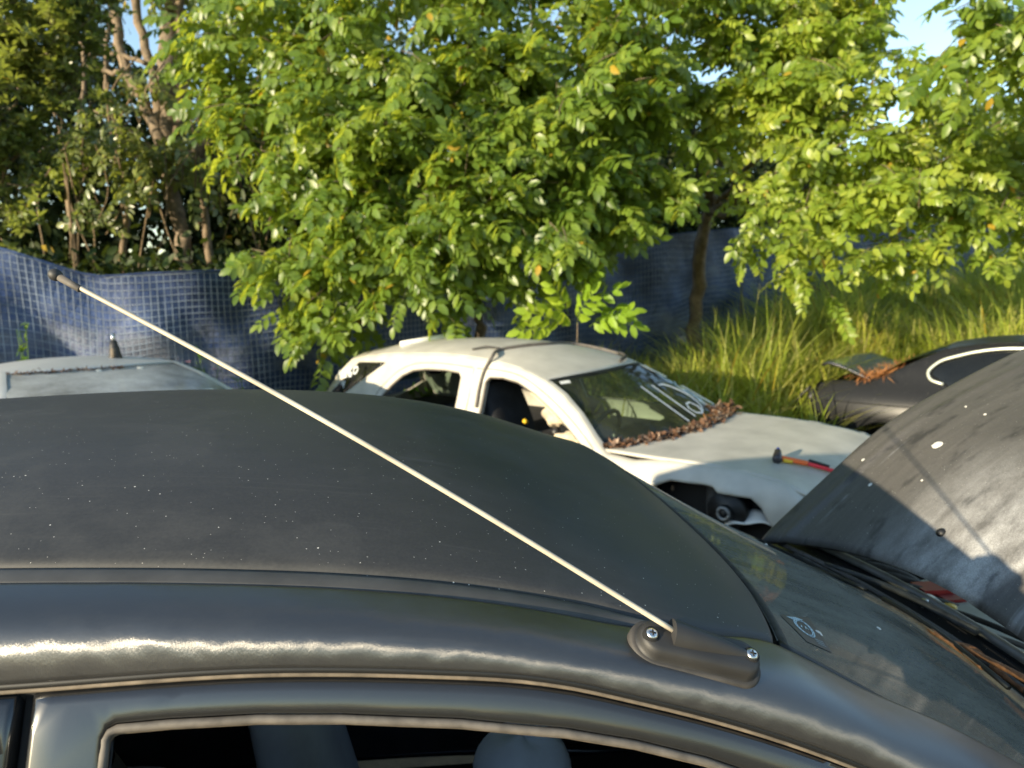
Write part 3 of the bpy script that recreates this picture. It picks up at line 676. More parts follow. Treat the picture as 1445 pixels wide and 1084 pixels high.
tag(us, 'dark leafy scrub of the undergrowth behind the fence', 'undergrowth', kind='stuff')
p = field(9000, -9, 9, 4.5, 15, lambda x, y: (y < fence_y(x)-.05) & (y > fence_y(x)-1.6))
tag(blades('short_grass', p, rng.uniform(.08, .45, len(p)), rng.uniform(.006, .012, len(p)), M['grassblade'], .6), 'short rough grass along the foot of the fence', 'grass')

def weed(px, py, d, n, h, label, flowers=0):
    b = at_ground(*aty(px, py, d)[:2]); top = aty(px, py, d)[2]-b[2]
    r = tag(empty('weed_plant', b), label, 'plant', 'weeds along the fence')
    for k in range(n):
        e = np.array([rng.normal(0, .10), rng.normal(0, .08), top*rng.uniform(.75, 1.05)]); c = curve([(0, 0, 0), e*[.3, .3, .5], e], 8)
        tube('stem', c, np.linspace(.006, .003, 8), M['weed'], r, 5)
        m = 18; t_ = rng.uniform(.35, 1, m); pos = np.stack([np.interp(t_, np.linspace(0, 1, 8), c[:, a]) for a in range(3)], 1)
        o = scatter('foliage', [leaflet_tri(.09, .035)], pos, frames(rng.normal(0, 1, (m, 3))+[0, 0, .35], rng.uniform(-1, 1, m)), rng.uniform(.6, 1.1, m), M['weed'], r); o['kind'] = 'stuff'
    for k in range(flowers):
        q = rotm(rng.uniform(0, 6), 0, 0); mb = MB(); cc = np.array([rng.normal(0, .12), -.05, top*rng.uniform(.85, 1.02)])
        for a in range(5):
            v, f = leaflet_tri(.03, .022); mb.add(v@rotm(a*1.257, -.6, 0).T+cc, f.tolist())
        mb.build('flower', M['flower'], r)
weed(290, 497, 6.2, 5, .9, 'leafy weed with pink flowers beside the silver car', 3)
weed(350, 525, 6.4, 5, .8, 'leafy weed right of the pink flowered weed', 1)
weed(35, 462, 6.35, 4, .9, 'thin weed against the fence behind the silver roof')
weed(585, 545, 7.9, 6, .8, 'green weed seen through the white car rear window')
weed(560, 560, 8.1, 6, .8, 'low weed behind the white car, left of the taller weed')
# bright young shoot behind the white roof
b0 = at_ground(*aty(815, 480, 7.3)[:2]); r = tag(empty('young_shoot', b0), 'bright lime green leafy shoot standing up behind the white car roof', 'plant')
mes = [bpy.data.meshes.new('leaf') for _ in PIN]
for me, (v, f) in zip(mes, PIN):
    me.from_pydata(v.tolist(), [], f.tolist()); me.polygons.foreach_set('use_smooth', [True]*len(me.polygons)); me.materials.append(M['pinnate_lime'])
tipz = aty(815, 440, 7.3)-b0
tube('stem', curve([(0, 0, 0), tipz*[.4, .4, .6], tipz], 10), np.linspace(.012, .005, 10), M['bark'], r, 6)
for k, (px, py, dx, dz) in enumerate(((790, 470, -.8, .3), (800, 455, -.4, .7), (820, 440, .25, 1.), (830, 450, .6, .6), (845, 465, 1., .35), (850, 470, 1., .0), (780, 478, -.9, .0), (815, 470, .1, .5), (835, 475, .5, .3), (805, 472, -.3, .35))):
    o = link(bpy.data.objects.new('leaf', mes[k % 5]), r); dr = np.array([[dx, -.45, dz]]); xa = dr[0]/np.linalg.norm(dr[0]); za = np.array([-.25, -.85, .5])+rng.normal(0, .2, 3); za -= xa*(za@xa); za /= np.linalg.norm(za); m = Matrix(np.stack([xa, np.cross(za, xa), za], 1).tolist()).to_4x4()@Matrix.Scale(1.15, 4)
    m.translation = Vector((aty(px, py-16, 7.25)-b0-dr[0]*.05).tolist()); o.matrix_local = m

# ================================================================== black car in the foreground (local: x forward, y to its left)
BO = Vector((0, 1.30, 0)); BM = Matrix.Translation(BO)@Matrix.Rotation(BYAW, 4, 'Z')
BX = (np.array(BM.to_3x3()), np.array(BO))
car = tag(empty('black_car', mat=BM), 'dusty black car in the foreground with its bonnet propped open', 'car', 'cars in the yard')
UXS = [-2.15, -1.6, -1.1, -.576, -.372, -.243, -.124, -.032, .072, .17, .258, .312, .367, .481, .565, .93]
Uy = pchip(UXS, [-.56, -.575, -.58, -.58, -.58, -.58, -.58, -.58, -.578, -.56, -.54, -.545, -.55, -.57, -.585, -.66])
Uz = pchip(UXS, [1.42, 1.485, 1.512, 1.512, 1.502, 1.491, 1.475, 1.457, 1.431, 1.407, 1.382, 1.355, 1.325, 1.275, 1.23, 1.055])
LXS = [-2.15, -1.6, -1.1, -.539, -.287, -.154, -.053, -.014, .059, .134, .212, .297, .565, .93]
Ly = pchip(LXS, [-.645, -.655, -.657, -.655, -.655, -.655, -.655, -.655, -.655, -.655, -.655, -.657, -.69, -.76])
Lz = pchip(LXS, [1.33, 1.405, 1.437, 1.444, 1.446, 1.436, 1.424, 1.416, 1.395, 1.371, 1.342, 1.306, 1.172, .99])
strip = lambda x: .028*(1-sm(.02, .16, x))+.003
Iy = lambda x: Uy(x)+strip(x)
Iz = lambda x: Uz(x)+.005*(1-sm(0, .2, x))
crn = pchip([-2.2, -1.2, -.1, .1, .25, .37], [.05, .068, .076, .055, .024, .004])
xfront = lambda w_: .262+.098*np.cos(np.clip(np.abs(w_), 0, 1)*np.pi/2)**.9
def roof_pt(a, b):
    w_ = 2*b-1; xf = xfront(w_); x = -2.12+(xf+2.12)*(1-(1-a)**1.25)
    hw = -Iy(x); aw = np.abs(w_)
    z = Iz(x)+crn(x)*(1-aw**2.5)
    # pressed edge beside the moulding
    z = z-.004*np.clip((aw-.985)/.015, 0, 1)**2
    return np.stack([x, w_*hw, z], -1)
grid('roof', roof_pt, 150, 90, M['roof_black'], car, .004, True)
grid('headliner', lambda a, b: roof_pt(a, b)-[0, 0, .045], 20, 16, M['cabin'], car)
for sd_ in (-1, 1):
    xs_ = np.linspace(-2.1, .15, 70)
    def mould(a, b, sd_=sd_):
        x = -2.1+2.24*a; y = Uy(x)+.003+(strip(x)-.006)*b; z = Uz(x)-.0025+.006*b+.0015*np.sin(np.pi*b); return np.stack([x, -sd_*y, z], -1)
    grid('roof_moulding', mould, 80, 7, M['ditch'], car, .006, sd_ > 0)
    def rail(a, b, sd_=sd_):
        x = -2.12+3.05*a; U = np.stack([Uy(x), Uz(x)], -1); L = np.stack([Ly(x), Lz(x)], -1); dy, dz = U[:, 0]-L[:, 0], U[:, 1]-L[:, 1]
        P1 = U+np.stack([-.78*dy, -.06*dz], -1); P2 = L+np.stack([.04*dy, .66*dz], -1)
        t_ = np.clip((b-.10)/.82, 0, 1)[:, None]; q = (1-t_)**3*U+3*t_*(1-t_)**2*P1+3*t_*t_*(1-t_)*P2+t_**3*L
        e = np.clip((.10-b)/.10, 0, 1); q[:, 1] -= .010*e; q[:, 0] += .0015*e           # turns down into the gutter
        e = np.clip((b-.92)/.08, 0, 1); q[:, 0] += .018*e; q[:, 1] -= .003*e           # returns under the lower edge
        return np.stack([x, -sd_*q[:, 0], q[:, 1]-(.05*sm(.25, .60, x) if sd_ > 0 else 0)], -1)
    grid('roof_rail', rail, 190, 44, M['rail'], car, 0, sd_ < 0)
    xs_ = np.linspace(-2.1, .90, 120); side = -sd_
    c = np.stack([xs_, side*(Ly(xs_)+.006), Lz(xs_)-.0035], 1); tube('door_seal', c, .0045, M['rubber_black'], car, 6)
    c = np.stack([xs_, side*(Ly(xs_)+.0045), Lz(xs_)-.0085], 1); tube('door_seal_lip', c, .0024, M['seal_tan'], car, 6)
    c = np.stack([xs_, side*(Ly(xs_)+.02), Lz(xs_)-.014], 1); tube('door_gap', c, .012, M['dark'], car, 6)
    # doors
    belt = .99
    def dside(x, z, dep, side=side):
        x = np.asarray(x, float); z = np.asarray(z, float)
        up = Ly(x)+.002-(Lz(x)-z)*.40; yb = Ly(x)+.002-(Lz(x)-belt)*.40
        yb = np.where(x > .5, np.maximum(yb, -.80), yb); up = np.maximum(up, yb)
        low = yb-.035*np.sin(np.clip((belt-z)/.7, 0, 1)*np.pi)
        return np.stack([x, side*(np.where(z > belt, up, low)+dep), z], -1)
    topl = [(x, float(Lz(x))-.0125) for x in np.linspace(-.512, .80, 40)]
    win = [(-.455, 1.0), (-.447, 1.30), (-.4445, 1.398), (-.441, 1.4035), (-.435, 1.406), (-.389, 1.4075), (-.31, 1.407), (-.232, 1.402), (-.12, 1.390), (-.017, 1.373), (.054, 1.355), (.128, 1.331), (.22, 1.293), (.36, 1.226), (.50, 1.150), (.62, 1.075), (.70, 1.0)]
    fd_ = panel('front_door', [(-.512, .30)]+topl+[(.82, .98), (.82, .34), (.74, .30)], [win], dside, M['door_black'], car, flip=sd_ > 0, spacing=.05, roll=.007, lip=.02)
    wl = dens(win, .012); wl = wl[wl[:, 1] > 1.03]; c = dside(wl[:, 0], wl[:, 1], 0.003)
    tube('window_channel', c-[0, 0, .004], .0044, M['trim_grey'], fd_, 8); tube('window_channel_lip', c+[0, side*.004, -.0095], .0024, M['seal_tan'], fd_, 6)
    mb = MB(); mb.box((-.30, side*.885, .86), (.20, .03, .03)); mb.build('handle', M['door_black'], fd_)
    topr = [(x, float(Lz(x))-.0125) for x in np.linspace(-1.62, -.527, 30)]
    winr = [(-1.35, 1.0), (-1.42, 1.16), (-1.40, 1.27), (-1.28, 1.36), (-1.1, 1.395), (-.8, 1.405), (-.60, 1.404), (-.592, 1.395), (-.60, 1.0)]
    rd = panel('rear_door', [(-1.45, .55), (-1.66, .80), (-1.70, 1.0)]+topr+[(-.527, .30), (-1.30, .30)], [winr], dside, M['door_black'], car, flip=sd_ > 0, spacing=.07, roll=.007, lip=.02)
    panel('window_glass', winr, [], lambda x, z, d, s=dside: s(x, z, d+.012), M['dark_glass'], rd, flip=sd_ > 0, spacing=.1, roll=.004, lip=.004)
    mb = MB(); mb.tube(np.array([dside(np.array([-.5195]), np.array([z]), .022)[0] for z in np.linspace(.3, 1.43, 12)]), .007, 6); mb.build('pillar_gap', M['dark'], car)
    # quarter, fender, sill
    arch = lambda cx, r: [(cx+r*math.cos(t_), .30+r*math.sin(t_)) for t_ in np.linspace(0, math.pi, 14)]
    panel('rear_quarter', [(-1.47, .30)]+[(-1.47, .54), (-1.68, .80), (-1.72, 1.0), (-1.66, 1.36), (-2.1, 1.30), (-2.42, 1.02), (-2.5, .55), (-2.42, .30)]+arch(-1.95, .34)[1:-1][::1], [], dside, M['door_black'], car, flip=sd_ > 0, spacing=.08)
    def fend(x, z, dep, side=side): return np.stack([x, side*(-.80-.03*np.sin(np.clip((1.0-z)/.7, 0, 1)*np.pi)+.16*np.clip((x-1.1)/.9, 0, 1)**2+dep), z], -1)
    panel('front_fender', [(.835, .34), (.835, .985), (.95, .985), (1.3, .96), (1.75, .86), (1.88, .70), (1.88, .42), (1.80, .30)]+arch(1.36, .36)[1:-1]+[(.98, .30)], [], fend, M['sedan_black'], car, flip=sd_ > 0, spacing=.08)
    for cx in (1.36, -1.95):
        mb = MB(); th = np.linspace(0, 2*np.pi, 29); ring = [(.245, -.09), (.31, -.10), (.325, -.06), (.325, .06), (.31, .10), (.245, .09)]
        vv = np.array([[cx+r_*math.cos(t_), side*(-.70)+o_, .325+r_*math.sin(t_)] for t_ in th[:-1] for r_, o_ in ring]); nn = 28
        wheel = mesh('tyre', vv, [[a*6+k, a*6+(k+1) % 6, ((a+1) % nn)*6+(k+1) % 6, ((a+1) % nn)*6+k] for a in range(nn) for k in range(6)], M['rubber'], car)
        mb = MB()
        for s in range(5):
            t_ = s*2*math.pi/5; mb.tube([(cx, side*-.77, .325), (cx+.24*math.cos(t_), side*-.78, .325+.24*math.sin(t_))], [.05, .035], 8)
        mb.tube([(cx, side*-.62, .325), (cx, side*-.775, .325)], .245, 24); mb.build('rim', M['alloy'], wheel)

# windscreen
def ws_pt(a, b):
    u = 2*b-1; xt = xfront(u)+.010; hw = -Iy(np.minimum(xt, .27))-.004
    T = np.stack([xt, u*hw, Iz(xt)+crn(xt)*(1-np.abs(u)**2.5)-.006], -1)
    B = np.stack([.900-.09*u*u, u*.635, 1.082-.012*u*u], -1)
    P = T+(B-T)*a[:, None]; n_ = np.sin(np.pi*a)
    P[:, 2] += n_*(.020*(1-u*u)-.004)-.045*sm(0., 1., u)*sm(0, .7, a); P[:, 0] += n_*.008; return P
ws = grid('windscreen', ws_pt, 40, 60, M['ws_black'], car, 0, False)
e = ws_pt(np.full(80, .012), np.linspace(.002, .998, 80)); tube('windscreen_rubber', e+[0, 0, .001], .0065, M['rubber'], ws, 8, .6)
for b_, r_ in ((.004, .010), (.997, .003)):
    e = ws_pt(np.linspace(0, 1, 50), np.full(50, b_)); tube('windscreen_rubber', e+[0, 0, .002 if r_ > .005 else -.004], r_, M['rubber_black'], ws, 8, .6)
e = ws_pt(np.full(60, .985), np.linspace(0, 1, 60)); tube('windscreen_rubber', e, .010, M['seal_tan'], ws, 8, .6)
# registration label: dark triangle-cornered sticker with a ring of pale lettering
corner = [invert(ws_pt, px, py, BX, (0, 0), (1, .6)) for px, py in ((1100, 868), (1140, 872), (1174, 922), (1138, 906))]
cn = np.array(corner)
def stick(p, q, off=.0009):
    s = cn[0]*(1-p)*(1-q)+cn[1]*p*(1-q)+cn[2]*p*q+cn[3]*(1-p)*q
    return ws_pt(np.atleast_1d(s[0]), np.atleast_1d(s[1]))[0]+[0.4*off, 0, off]
lab = mesh('registration_label', np.array([stick(a, b) for a in np.linspace(0, 1, 6) for b in np.linspace(0, 1, 6)]), [[i_*6+j_, i_*6+j_+1, (i_+1)*6+j_+1, (i_+1)*6+j_] for i_ in range(5) for j_ in range(5)], simple('dark_label', (.045, .047, .047), .35), ws)
mb = MB()
def mark(pts, wd):
    c = np.array([stick(a, b, .0015) for a, b in pts]); mb.add(*ribbon_vf(c, np.array([.4, 0, .92]), wd))
th = np.linspace(0, 2*np.pi, 22); 
for r_ in (.30, .24): mark([(.48+r_*np.cos(t_)*.9, .42+r_*np.sin(t_)) for t_ in th], .0016)
for k in range(16):
    t_ = k*2*np.pi/16; mark([(.48+.255*np.cos(t_), .42+.28*np.sin(t_)), (.48+.235*np.cos(t_+.2), .42+.26*np.sin(t_+.2))], .0025)
mark([(.38, .42), (.44, .34), (.50, .46), (.57, .36), (.6, .46)], .0026)
for k in range(4): mark([(.15+.05*k, .08+.03*k), (.5+.06*k, .06+.02*k)], .0018)
for k in range(3): mark([(.55, .76+.06*k), (.85, .78+.06*k)], .0014)
mb.build('label_print', simple('pale_label_ink', (.42, .55, .58), .6, var=.2), lab)
def blob(name, P, nrm, rad, mat, parent, seed=0, flat=.0018):
    rg = np.random.default_rng(seed); nrm = np.array(nrm, float)/np.linalg.norm(nrm); a = np.cross(nrm, [.3, 1, .1]); a /= np.linalg.norm(a); b = np.cross(nrm, a)
    n = 18; r_ = rad*(1+rg.normal(0, .12, n)); th = np.linspace(0, 2*np.pi, n, endpoint=False)
    v = [P+nrm*flat*1.2]+[P+nrm*flat+.6*r_[i_]*(a*np.cos(th[i_])+b*np.sin(th[i_])) for i_ in range(n)]+[P+nrm*.0003+r_[i_]*(a*np.cos(th[i_])+b*np.sin(th[i_])) for i_ in range(n)]
    f = [[0, 1+i_, 1+(i_+1) % n] for i_ in range(n)]+[[1+i_, 1+n+i_, 1+n+(i_+1) % n, 1+(i_+1) % n] for i_ in range(n)]
    return mesh(name, v, f, mat, parent)
for k, (px, py, r_) in enumerate(((1155, 893, .0065), (1083, 765, .004), (1240, 887, .004))):
    ab = invert(ws_pt, px, py, BX); blob('bird_dropping', ws_pt(ab[:1], ab[1:])[0], (.4, -.1, .9), r_, M['bird'], ws, k)

# cowl with louvres, wipers and scuttle
def cowl(a, b):
    u = 2*b-1; x = .905-.09*u*u+.12*a; z = 1.072-.012*u*u-.030*np.sin(a*np.pi*.9)-.004*a; return np.stack([x, u*(.66+.05*a), z], -1)
cw = grid('cowl', cowl, 14, 60, M['sedan_black'], car, .006, True)
for k in range(5):
    e = cowl(np.full(50, .05+.055*k), np.linspace(.12, .88, 50)); tube('louvre', e+[0, 0, .004], .0035, M['alloy'] if k % 2 else M['rubber'], cw, 6)
e = cowl(np.full(50, .52), np.linspace(.03, .97, 50)); tube('cowl_lip', e+[0, 0, .012], .007, M['trim_grey'], cw, 6)
e = cowl(np.full(50, .97), np.linspace(.01, .99, 50)); tube('bulkhead_seal', e+[.01, 0, .012], .011, M['alloy'], cw, 8)
for b_, px in ((.40, 0), (.62, 0), (.25, 0)):
    e = cowl(np.array([.9]), np.array([b_]))[0]; mb = MB(); mb.tube([e+[0, 0, .005], e+[0, 0, .024]], .008, 10); mb.build('bolt', M['steel'], cw)
for k, (b1, b2) in enumerate(((.18, .46), (.50, .80))):
    w1 = cowl(np.array([.80]), np.array([b1]))[0]+[0, 0, .035]; w2 = cowl(np.array([.15]), np.array([b2]))[0]+[0, 0, .022]
    wa = tube('wiper_arm', curve([w1, (w1+w2)/2+[0, 0, .012], w2], 12), np.linspace(.010, .005, 12), M['rust'] if k == 0 else M['rubber'], car, 6)
    bl = ws_pt(np.linspace(.93, .985, 10), np.linspace(b2-.16, min(b2+.16, .95), 10))+[0, 0, .012]; tube('wiper_blade', bl, .005, M['rubber_black'], wa, 6)
# engine bay
bay = MB(); bay.box((1.38, 0, .52), (.72, 1.32, .05)); bay.box((1.055, 0, .78), (.03, 1.32, .52)); bay.box((1.40, .70, .76), (.70, .03, .40)); bay.box((1.40, -.70, .76), (.70, .03, .40)); bay.box((1.80, 0, .70), (.04, 1.36, .42))
eng = bay.build('engine_bay', M['dark'], car, False)
mb = MB(); mb.box((1.45, -.05, .74), (.34, .52, .26)); mb.box((1.45, -.05, .89), (.26, .40, .06)); mb.build('engine_block', M['rubber'], eng, False)
for k in range(5): tube('hose', curve([(1.09, .62-.075*k, .86+.01*k), (1.13, .60-.075*k, .975), (1.22, .56-.07*k, .965), (1.36, .50-.06*k, .86)], 18), .017-.0015*k, M['rubber'], eng, 8)
for k in range(3): tube('cable', curve([(1.09, .34-.12*k, .97), (1.14, .25-.12*k, 1.0), (1.24, .10-.1*k, .985), (1.40, -.05, .9)], 16), .007, M['alloy'] if k == 1 else M['rubber'], eng, 6)
bt = MB(); bt.box((1.27, .22, .87), (.19, .27, .15), .15); bat = bt.build('battery', M['blue_plastic'], eng, False)
mb = MB(); mb.box((1.27, .22, .955), (.196, .276, .026), .15); mb.build('battery_lid', M['battery_white'], bat, False)
mb = MB(); mb.tube([(1.19, .31, .955), (1.19, .31, .985)], .016, 10); mb.build('battery_terminal', M['yellow_plastic'], bat)
mb = MB(); mb.box((1.23, .43, .94), (.09, .06, .09)); mb.box((1.25, .385, .95), (.06, .05, .05)); mb.build('fuse_cover', M['red_plastic'], eng, False)
mb = MB(); mb.box((1.31, .50, .90), (.18, .10, .10), .2); mb.build('air_box', M['alloy'], eng, False)
mb = MB(); mb.tube(curve([(1.10, .30, .985), (1.13, .33, 1.0), (1.17, .345, .985), (1.17, .30, .97)], 10), .010, 8); mb.build('bracket', M['battery_white'], eng)
# raised bonnet
hz = pchip([.70, .825, 1.011, 1.218, 1.441, 1.668, 1.92], [.915, 1.036, 1.211, 1.395, 1.524, 1.632, 1.735])
def hood_pt(a, b):
    y = -.69+1.38*b; ay = np.abs(y)/.69; x0 = .958-.128*ay**2; x1 = 1.93-.10*ay**3; x = x0+(x1-x0)*a
    lobe = -.01-.50*np.clip(x-.955, 0, 1); rec = sm(-.02, .03, lobe-y)*sm(-.68, -.60, y)
    n = .014*(1-ay**2)*sm(0, .15, a)+.005*np.exp(-((y-.585+.05*(x-1))/.016)**2)-.013*rec-.012*np.clip((ay-.965)/.035, 0, 1)**2-.01*np.clip((.03-a)/.03, 0, 1)**2
    return np.stack([x-.68*n, y, hz(x)+.73*n], -1)
def bonnet_mat():
    m = black_paint('chalky_black_bonnet_paint', dust=.27, rough=.40, streak=(.30, 3.4, .30), dscale=2.8, dustcol=(.27, .25, .225), spec=.35)
    t = m.node_tree; b = t.nodes['Principled BSDF']; vec = N(t, 'ShaderNodeTexCoord').outputs['Object']
    sp = N(t, 'ShaderNodeSeparateXYZ'); t.links.new(vec, sp.inputs[0])
    # chalky oxidised patch with swirls near the rear edge, worn bare stripes along the panel
    def soft(v, a, b_):
        mr = N(t, 'ShaderNodeMapRange', interpolation_type='SMOOTHSTEP'); mr.inputs[1].default_value = a; mr.inputs[2].default_value = b_; t.links.new(v, mr.inputs[0]); return mr.outputs[0]
    k = math_(t, 'MULTIPLY', soft(sp.outputs[1], .42, .02), soft(sp.outputs[0], 1.36, 1.02))
    k = math_(t, 'MULTIPLY', k, ramp(t, noise(t, 9, 6, .7, vec, (1, 1.6, 1)), [(.30, .15), (.62, 1.)])); k = math_(t, 'MULTIPLY', k, ramp(t, noise(t, 380, 2, .6, vec), [(.3, .45), (.7, 1.)]))
    notflat = soft(math_(t, 'ADD', sp.outputs[1], math_(t, 'MULTIPLY', sp.outputs[0], .5)), .455, .475); k = math_(t, 'MULTIPLY', math_(t, 'MULTIPLY', k, 1.0), notflat)
    src = b.inputs['Base Color'].links[0].from_socket
    stain = ramp(t, noise(t, 10, 6, .62, vec, (.7, 1.7, .7)), [(.56, 0.), (.68, 1.)])
    lines = math_(t, 'MULTIPLY', ramp(t, noise(t, 2.6, 4, .6, vec, (.22, 9., .22)), [(.58, 0.), (.72, 1.)]), ramp(t, noise(t, 5, 4, .6, vec), [(.40, 0.), (.60, 1.)])); src = mixc(t, math_(t, 'MULTIPLY', lines, .55), src, (.42, .43, .45))
    c = mixc(t, k, src, (.46, .46, .45)); c = mixc(t, math_(t, 'MULTIPLY', stain, .62), c, (.012, .012, .013))
    t.links.new(c, b.inputs['Base Color']); return m
hood = grid('bonnet', hood_pt, 70, 110, bonnet_mat(), car, .022, True)
hx = lambda px, py: invert(hood_pt, px, py, BX)
def hn(ab):
    e = 1e-3; p = hood_pt(np.array([ab[0], ab[0]+e, ab[0]]), np.array([ab[1], ab[1], ab[1]+e])); n = np.cross(p[1]-p[0], p[2]-p[0]); n /= np.linalg.norm(n); return p[0], n if n[2] > 0 else -n
for k, (px, py, r_) in enumerate(((1322, 628, .015), (1228, 684, .006), (1218, 649, .0055), (1301, 678, .003), (1390, 585, .004), (1363, 574, .003))):
    p, n = hn(hx(px, py)); blob('bird_dropping', p, n, r_, M['bird'], hood, 10+k)
p, n = hn(hx(1328, 752)); mb = MB(); mb.add(*tube_vf([p-n*.004, p+n*.004, p+n*.009], [.012, .011, .004], 12)); mb.build('washer_nozzle', M['rubber_black'], hood)
tube('bonnet_stay', [(1.62, .62, .86), (1.70, .60, 1.56)], .005, M['steel'], car, 6)
mb = MB(); mb.box((1.885, 0, .62), (.06, 1.30, .40)); mb.build('front_bumper', M['sedan_black'], car)
mb = MB(); mb.box((-2.49, 0, .60), (.06, 1.50, .44)); mb.build('rear_bumper', M['sedan_black'], car)
def rear_glass(a, b):
    u = 2*b-1; return np.stack([-2.12-.30*a-.03*np.sin(np.pi*a), u*(.53+.12*a), 1.43+.045*(1-u*u)*(1-a)-.42*a], -1)
grid('rear_window', rear_glass, 10, 20, M['dark_glass'], car); grid('tailgate', lambda a, b: np.stack([-2.42-.08*a, (2*b-1)*(.66+.1*a), 1.01-.5*a], -1), 6, 16, M['sedan_black'], car)
mb = MB(); mb.box((-.4, 0, .28), (4.2, 1.5, .06)); mb.build('floor_pan', M['dark'], car)
# cabin seen through the window
def seat(x, y, mat, mat2, parent, recl=.28, z=.30, hr=True):
    def back(a, b):
        t_ = 2*np.pi*b; h = a; wx = .075*(1-.35*h); wy = .25*(1-.28*h**3); s = lambda v: np.sign(v)*np.abs(v)**.6
        return np.stack([x-.22-recl*.62*h+wx*s(np.cos(t_)), y+wy*s(np.sin(t_)), z+.15+.62*h], -1)
    r_ = grid('seat', back, 14, 28, mat, parent)
    def base(a, b):
        t_ = 2*np.pi*b; s = lambda v: np.sign(v)*np.abs(v)**.6; k = np.sin(np.pi*np.clip(a, .0, 1))**.3+.001
        return np.stack([x+.02+.27*k*s(np.cos(t_)), y+.25*k*s(np.sin(t_)), z+.20*a], -1)
    grid('seat_cushion', base, 10, 28, mat, r_)
    if hr:
        def head(a, b):
            t_ = 2*np.pi*b; k = np.sin(np.pi*a)**.45+.001; s = lambda v: np.sign(v)*np.abs(v)**.7
            return np.stack([x-.24-recl*.70+.055*k*s(np.cos(t_)), y+.13*k*s(np.sin(t_)), z+.76+.20*a], -1)
        grid('headrest', head, 12, 24, mat2, r_)
    return r_
seat(-.30, -.37, M['cabin'], M['cabin_grey'], car); seat(-.20, .37, M['cabin_grey'], M['cabin_grey'], car, .22, .22)
seat(-1.10, .0, M['cabin_grey'], M['cabin'], car); seat(-1.10, .42, M['cabin_grey'], M['cabin'], car); seat(-1.10, -.42, M['cabin_grey'], M['cabin'], car)
tube('seat_belt', curve([(-.50, -.63, 1.32), (-.42, -.50, 1.10), (-.30, -.30, .80)], 14), .024, M['dark'], car, 6, .12)
mb = MB(); mb.box((.62, 0, .88), (.42, 1.30, .26)); mb.build('dashboard', M['cabin'], car)
th = np.linspace(0, 2*np.pi, 33); tube('steering_wheel', np.stack([.34+.06*np.sin(th), -.36+.18*np.cos(th), .95+.17*np.sin(th)], 1), .014, M['cabin'], car, 8)
def pad_(a, b): return np.array([.05, .24, .66])+np.stack([.12*np.sin(np.pi*a)*np.cos(2*np.pi*b), .14*np.sin(np.pi*a)*np.sin(2*np.pi*b), .09*np.cos(np.pi*a)*(1+.1*np.sin(4*np.pi*b))], -1)
grid('seat_pad', pad_, 14, 24, M['cabin_pale'], car)
grid('door_lining', lambda a, b: np.stack([-1.6+2.4*a, .76+0*a, .35+.66*b], -1), 8, 4, M['cabin'], car)

# roof aerial on the rail: base with two screws, rod with rubber tip
ra = lambda px, py: invert(lambda a, b: rail_near(a, b), px, py, BX, (.6, .1), (1, .95))
def rail_near(a, b): return rail(a, b, 1) if False else _rn(a, b)
def _rn(a, b):
    x = -2.12+3.05*a; U = np.stack([Uy(x), Uz(x)], -1); L = np.stack([Ly(x), Lz(x)], -1); dy, dz = U[:, 0]-L[:, 0], U[:, 1]-L[:, 1]
    P1 = U+np.stack([-.78*dy, -.06*dz], -1); P2 = L+np.stack([.04*dy, .66*dz], -1)
    t_ = np.clip((b-.10)/.82, 0, 1)[:, None]; q = (1-t_)**3*U+3*t_*(1-t_)**2*P1+3*t_*t_*(1-t_)*P2+t_**3*L
    return np.stack([x, q[:, 0], q[:, 1]], -1)
q1 = _rn(*[np.array([v_]) for v_ in ra(917, 911)])[0]; q2 = _rn(*[np.array([v_]) for v_ in ra(1040, 940)])[0]
ax = (q2-q1)/np.linalg.norm(q2-q1); LEN = np.linalg.norm(q2-q1)+.046; mid = (q1+q2)/2
nb = np.array([.10, -.50, .86]); nb -= ax*(nb@ax); nb /= np.linalg.norm(nb); sb = np.cross(nb, ax)      # sb points to the roof side
def loop_pts(L, W, n=44):
    th = np.linspace(0, 2*np.pi, n, endpoint=False); c, s = np.cos(th), np.sin(th)
    return np.stack([(L/2-W/2)*np.sign(c)*np.abs(c)**.0+W/2*c, W/2*s], 1)
def loft(rings, cap=True):
    n = len(rings[0]); v = np.concatenate(rings); f = [[k*n+i_, k*n+(i_+1) % n, (k+1)*n+(i_+1) % n, (k+1)*n+i_] for k in range(len(rings)-1) for i_ in range(n)]
    if cap: f.append([(len(rings)-1)*n+i_ for i_ in range(n)])
    return v, f
def ab_ring(L, W, h, sx=0.):
    p = loop_pts(L, W); return mid+ax*(p[:, :1]+sx)+sb*p[:, 1:]+nb*h
aer = mesh('aerial_base', *loft([ab_ring(LEN-.001, .0490, .006), ab_ring(LEN-.007, .0440, .0080), ab_ring(LEN-.010, .0420, .0110), ab_ring(LEN-.0105, .0415, .0150), ab_ring(LEN-.013, .039, .0195), ab_ring(LEN-.018, .034, .0218), ab_ring(LEN-.03, .026, .023)]), M['plastic_brownish'], car)
mesh('gasket', *loft([ab_ring(LEN+.004, .055, -.008), ab_ring(LEN+.0045, .0555, .002), ab_ring(LEN+.003, .054, .0055), ab_ring(LEN-.0005, .051, .0072), ab_ring(LEN-.006, .046, .0076)]), M['gasket'], aer)
def hump(a, b):                                                              # swelling that carries the rod
    l_ = -.034+.098*a; r_ = .0165*(1-.75*a**1.4); t_ = np.pi*(b*1.2-.1)
    return mid+ax*l_[:, None]+sb*(.006-.004*a+r_*np.cos(t_))[:, None]+nb*(.018+(r_*1.05)*np.sin(t_))[:, None]
grid('aerial_hump', hump, 16, 18, M['plastic_brownish'], aer, 0, True)
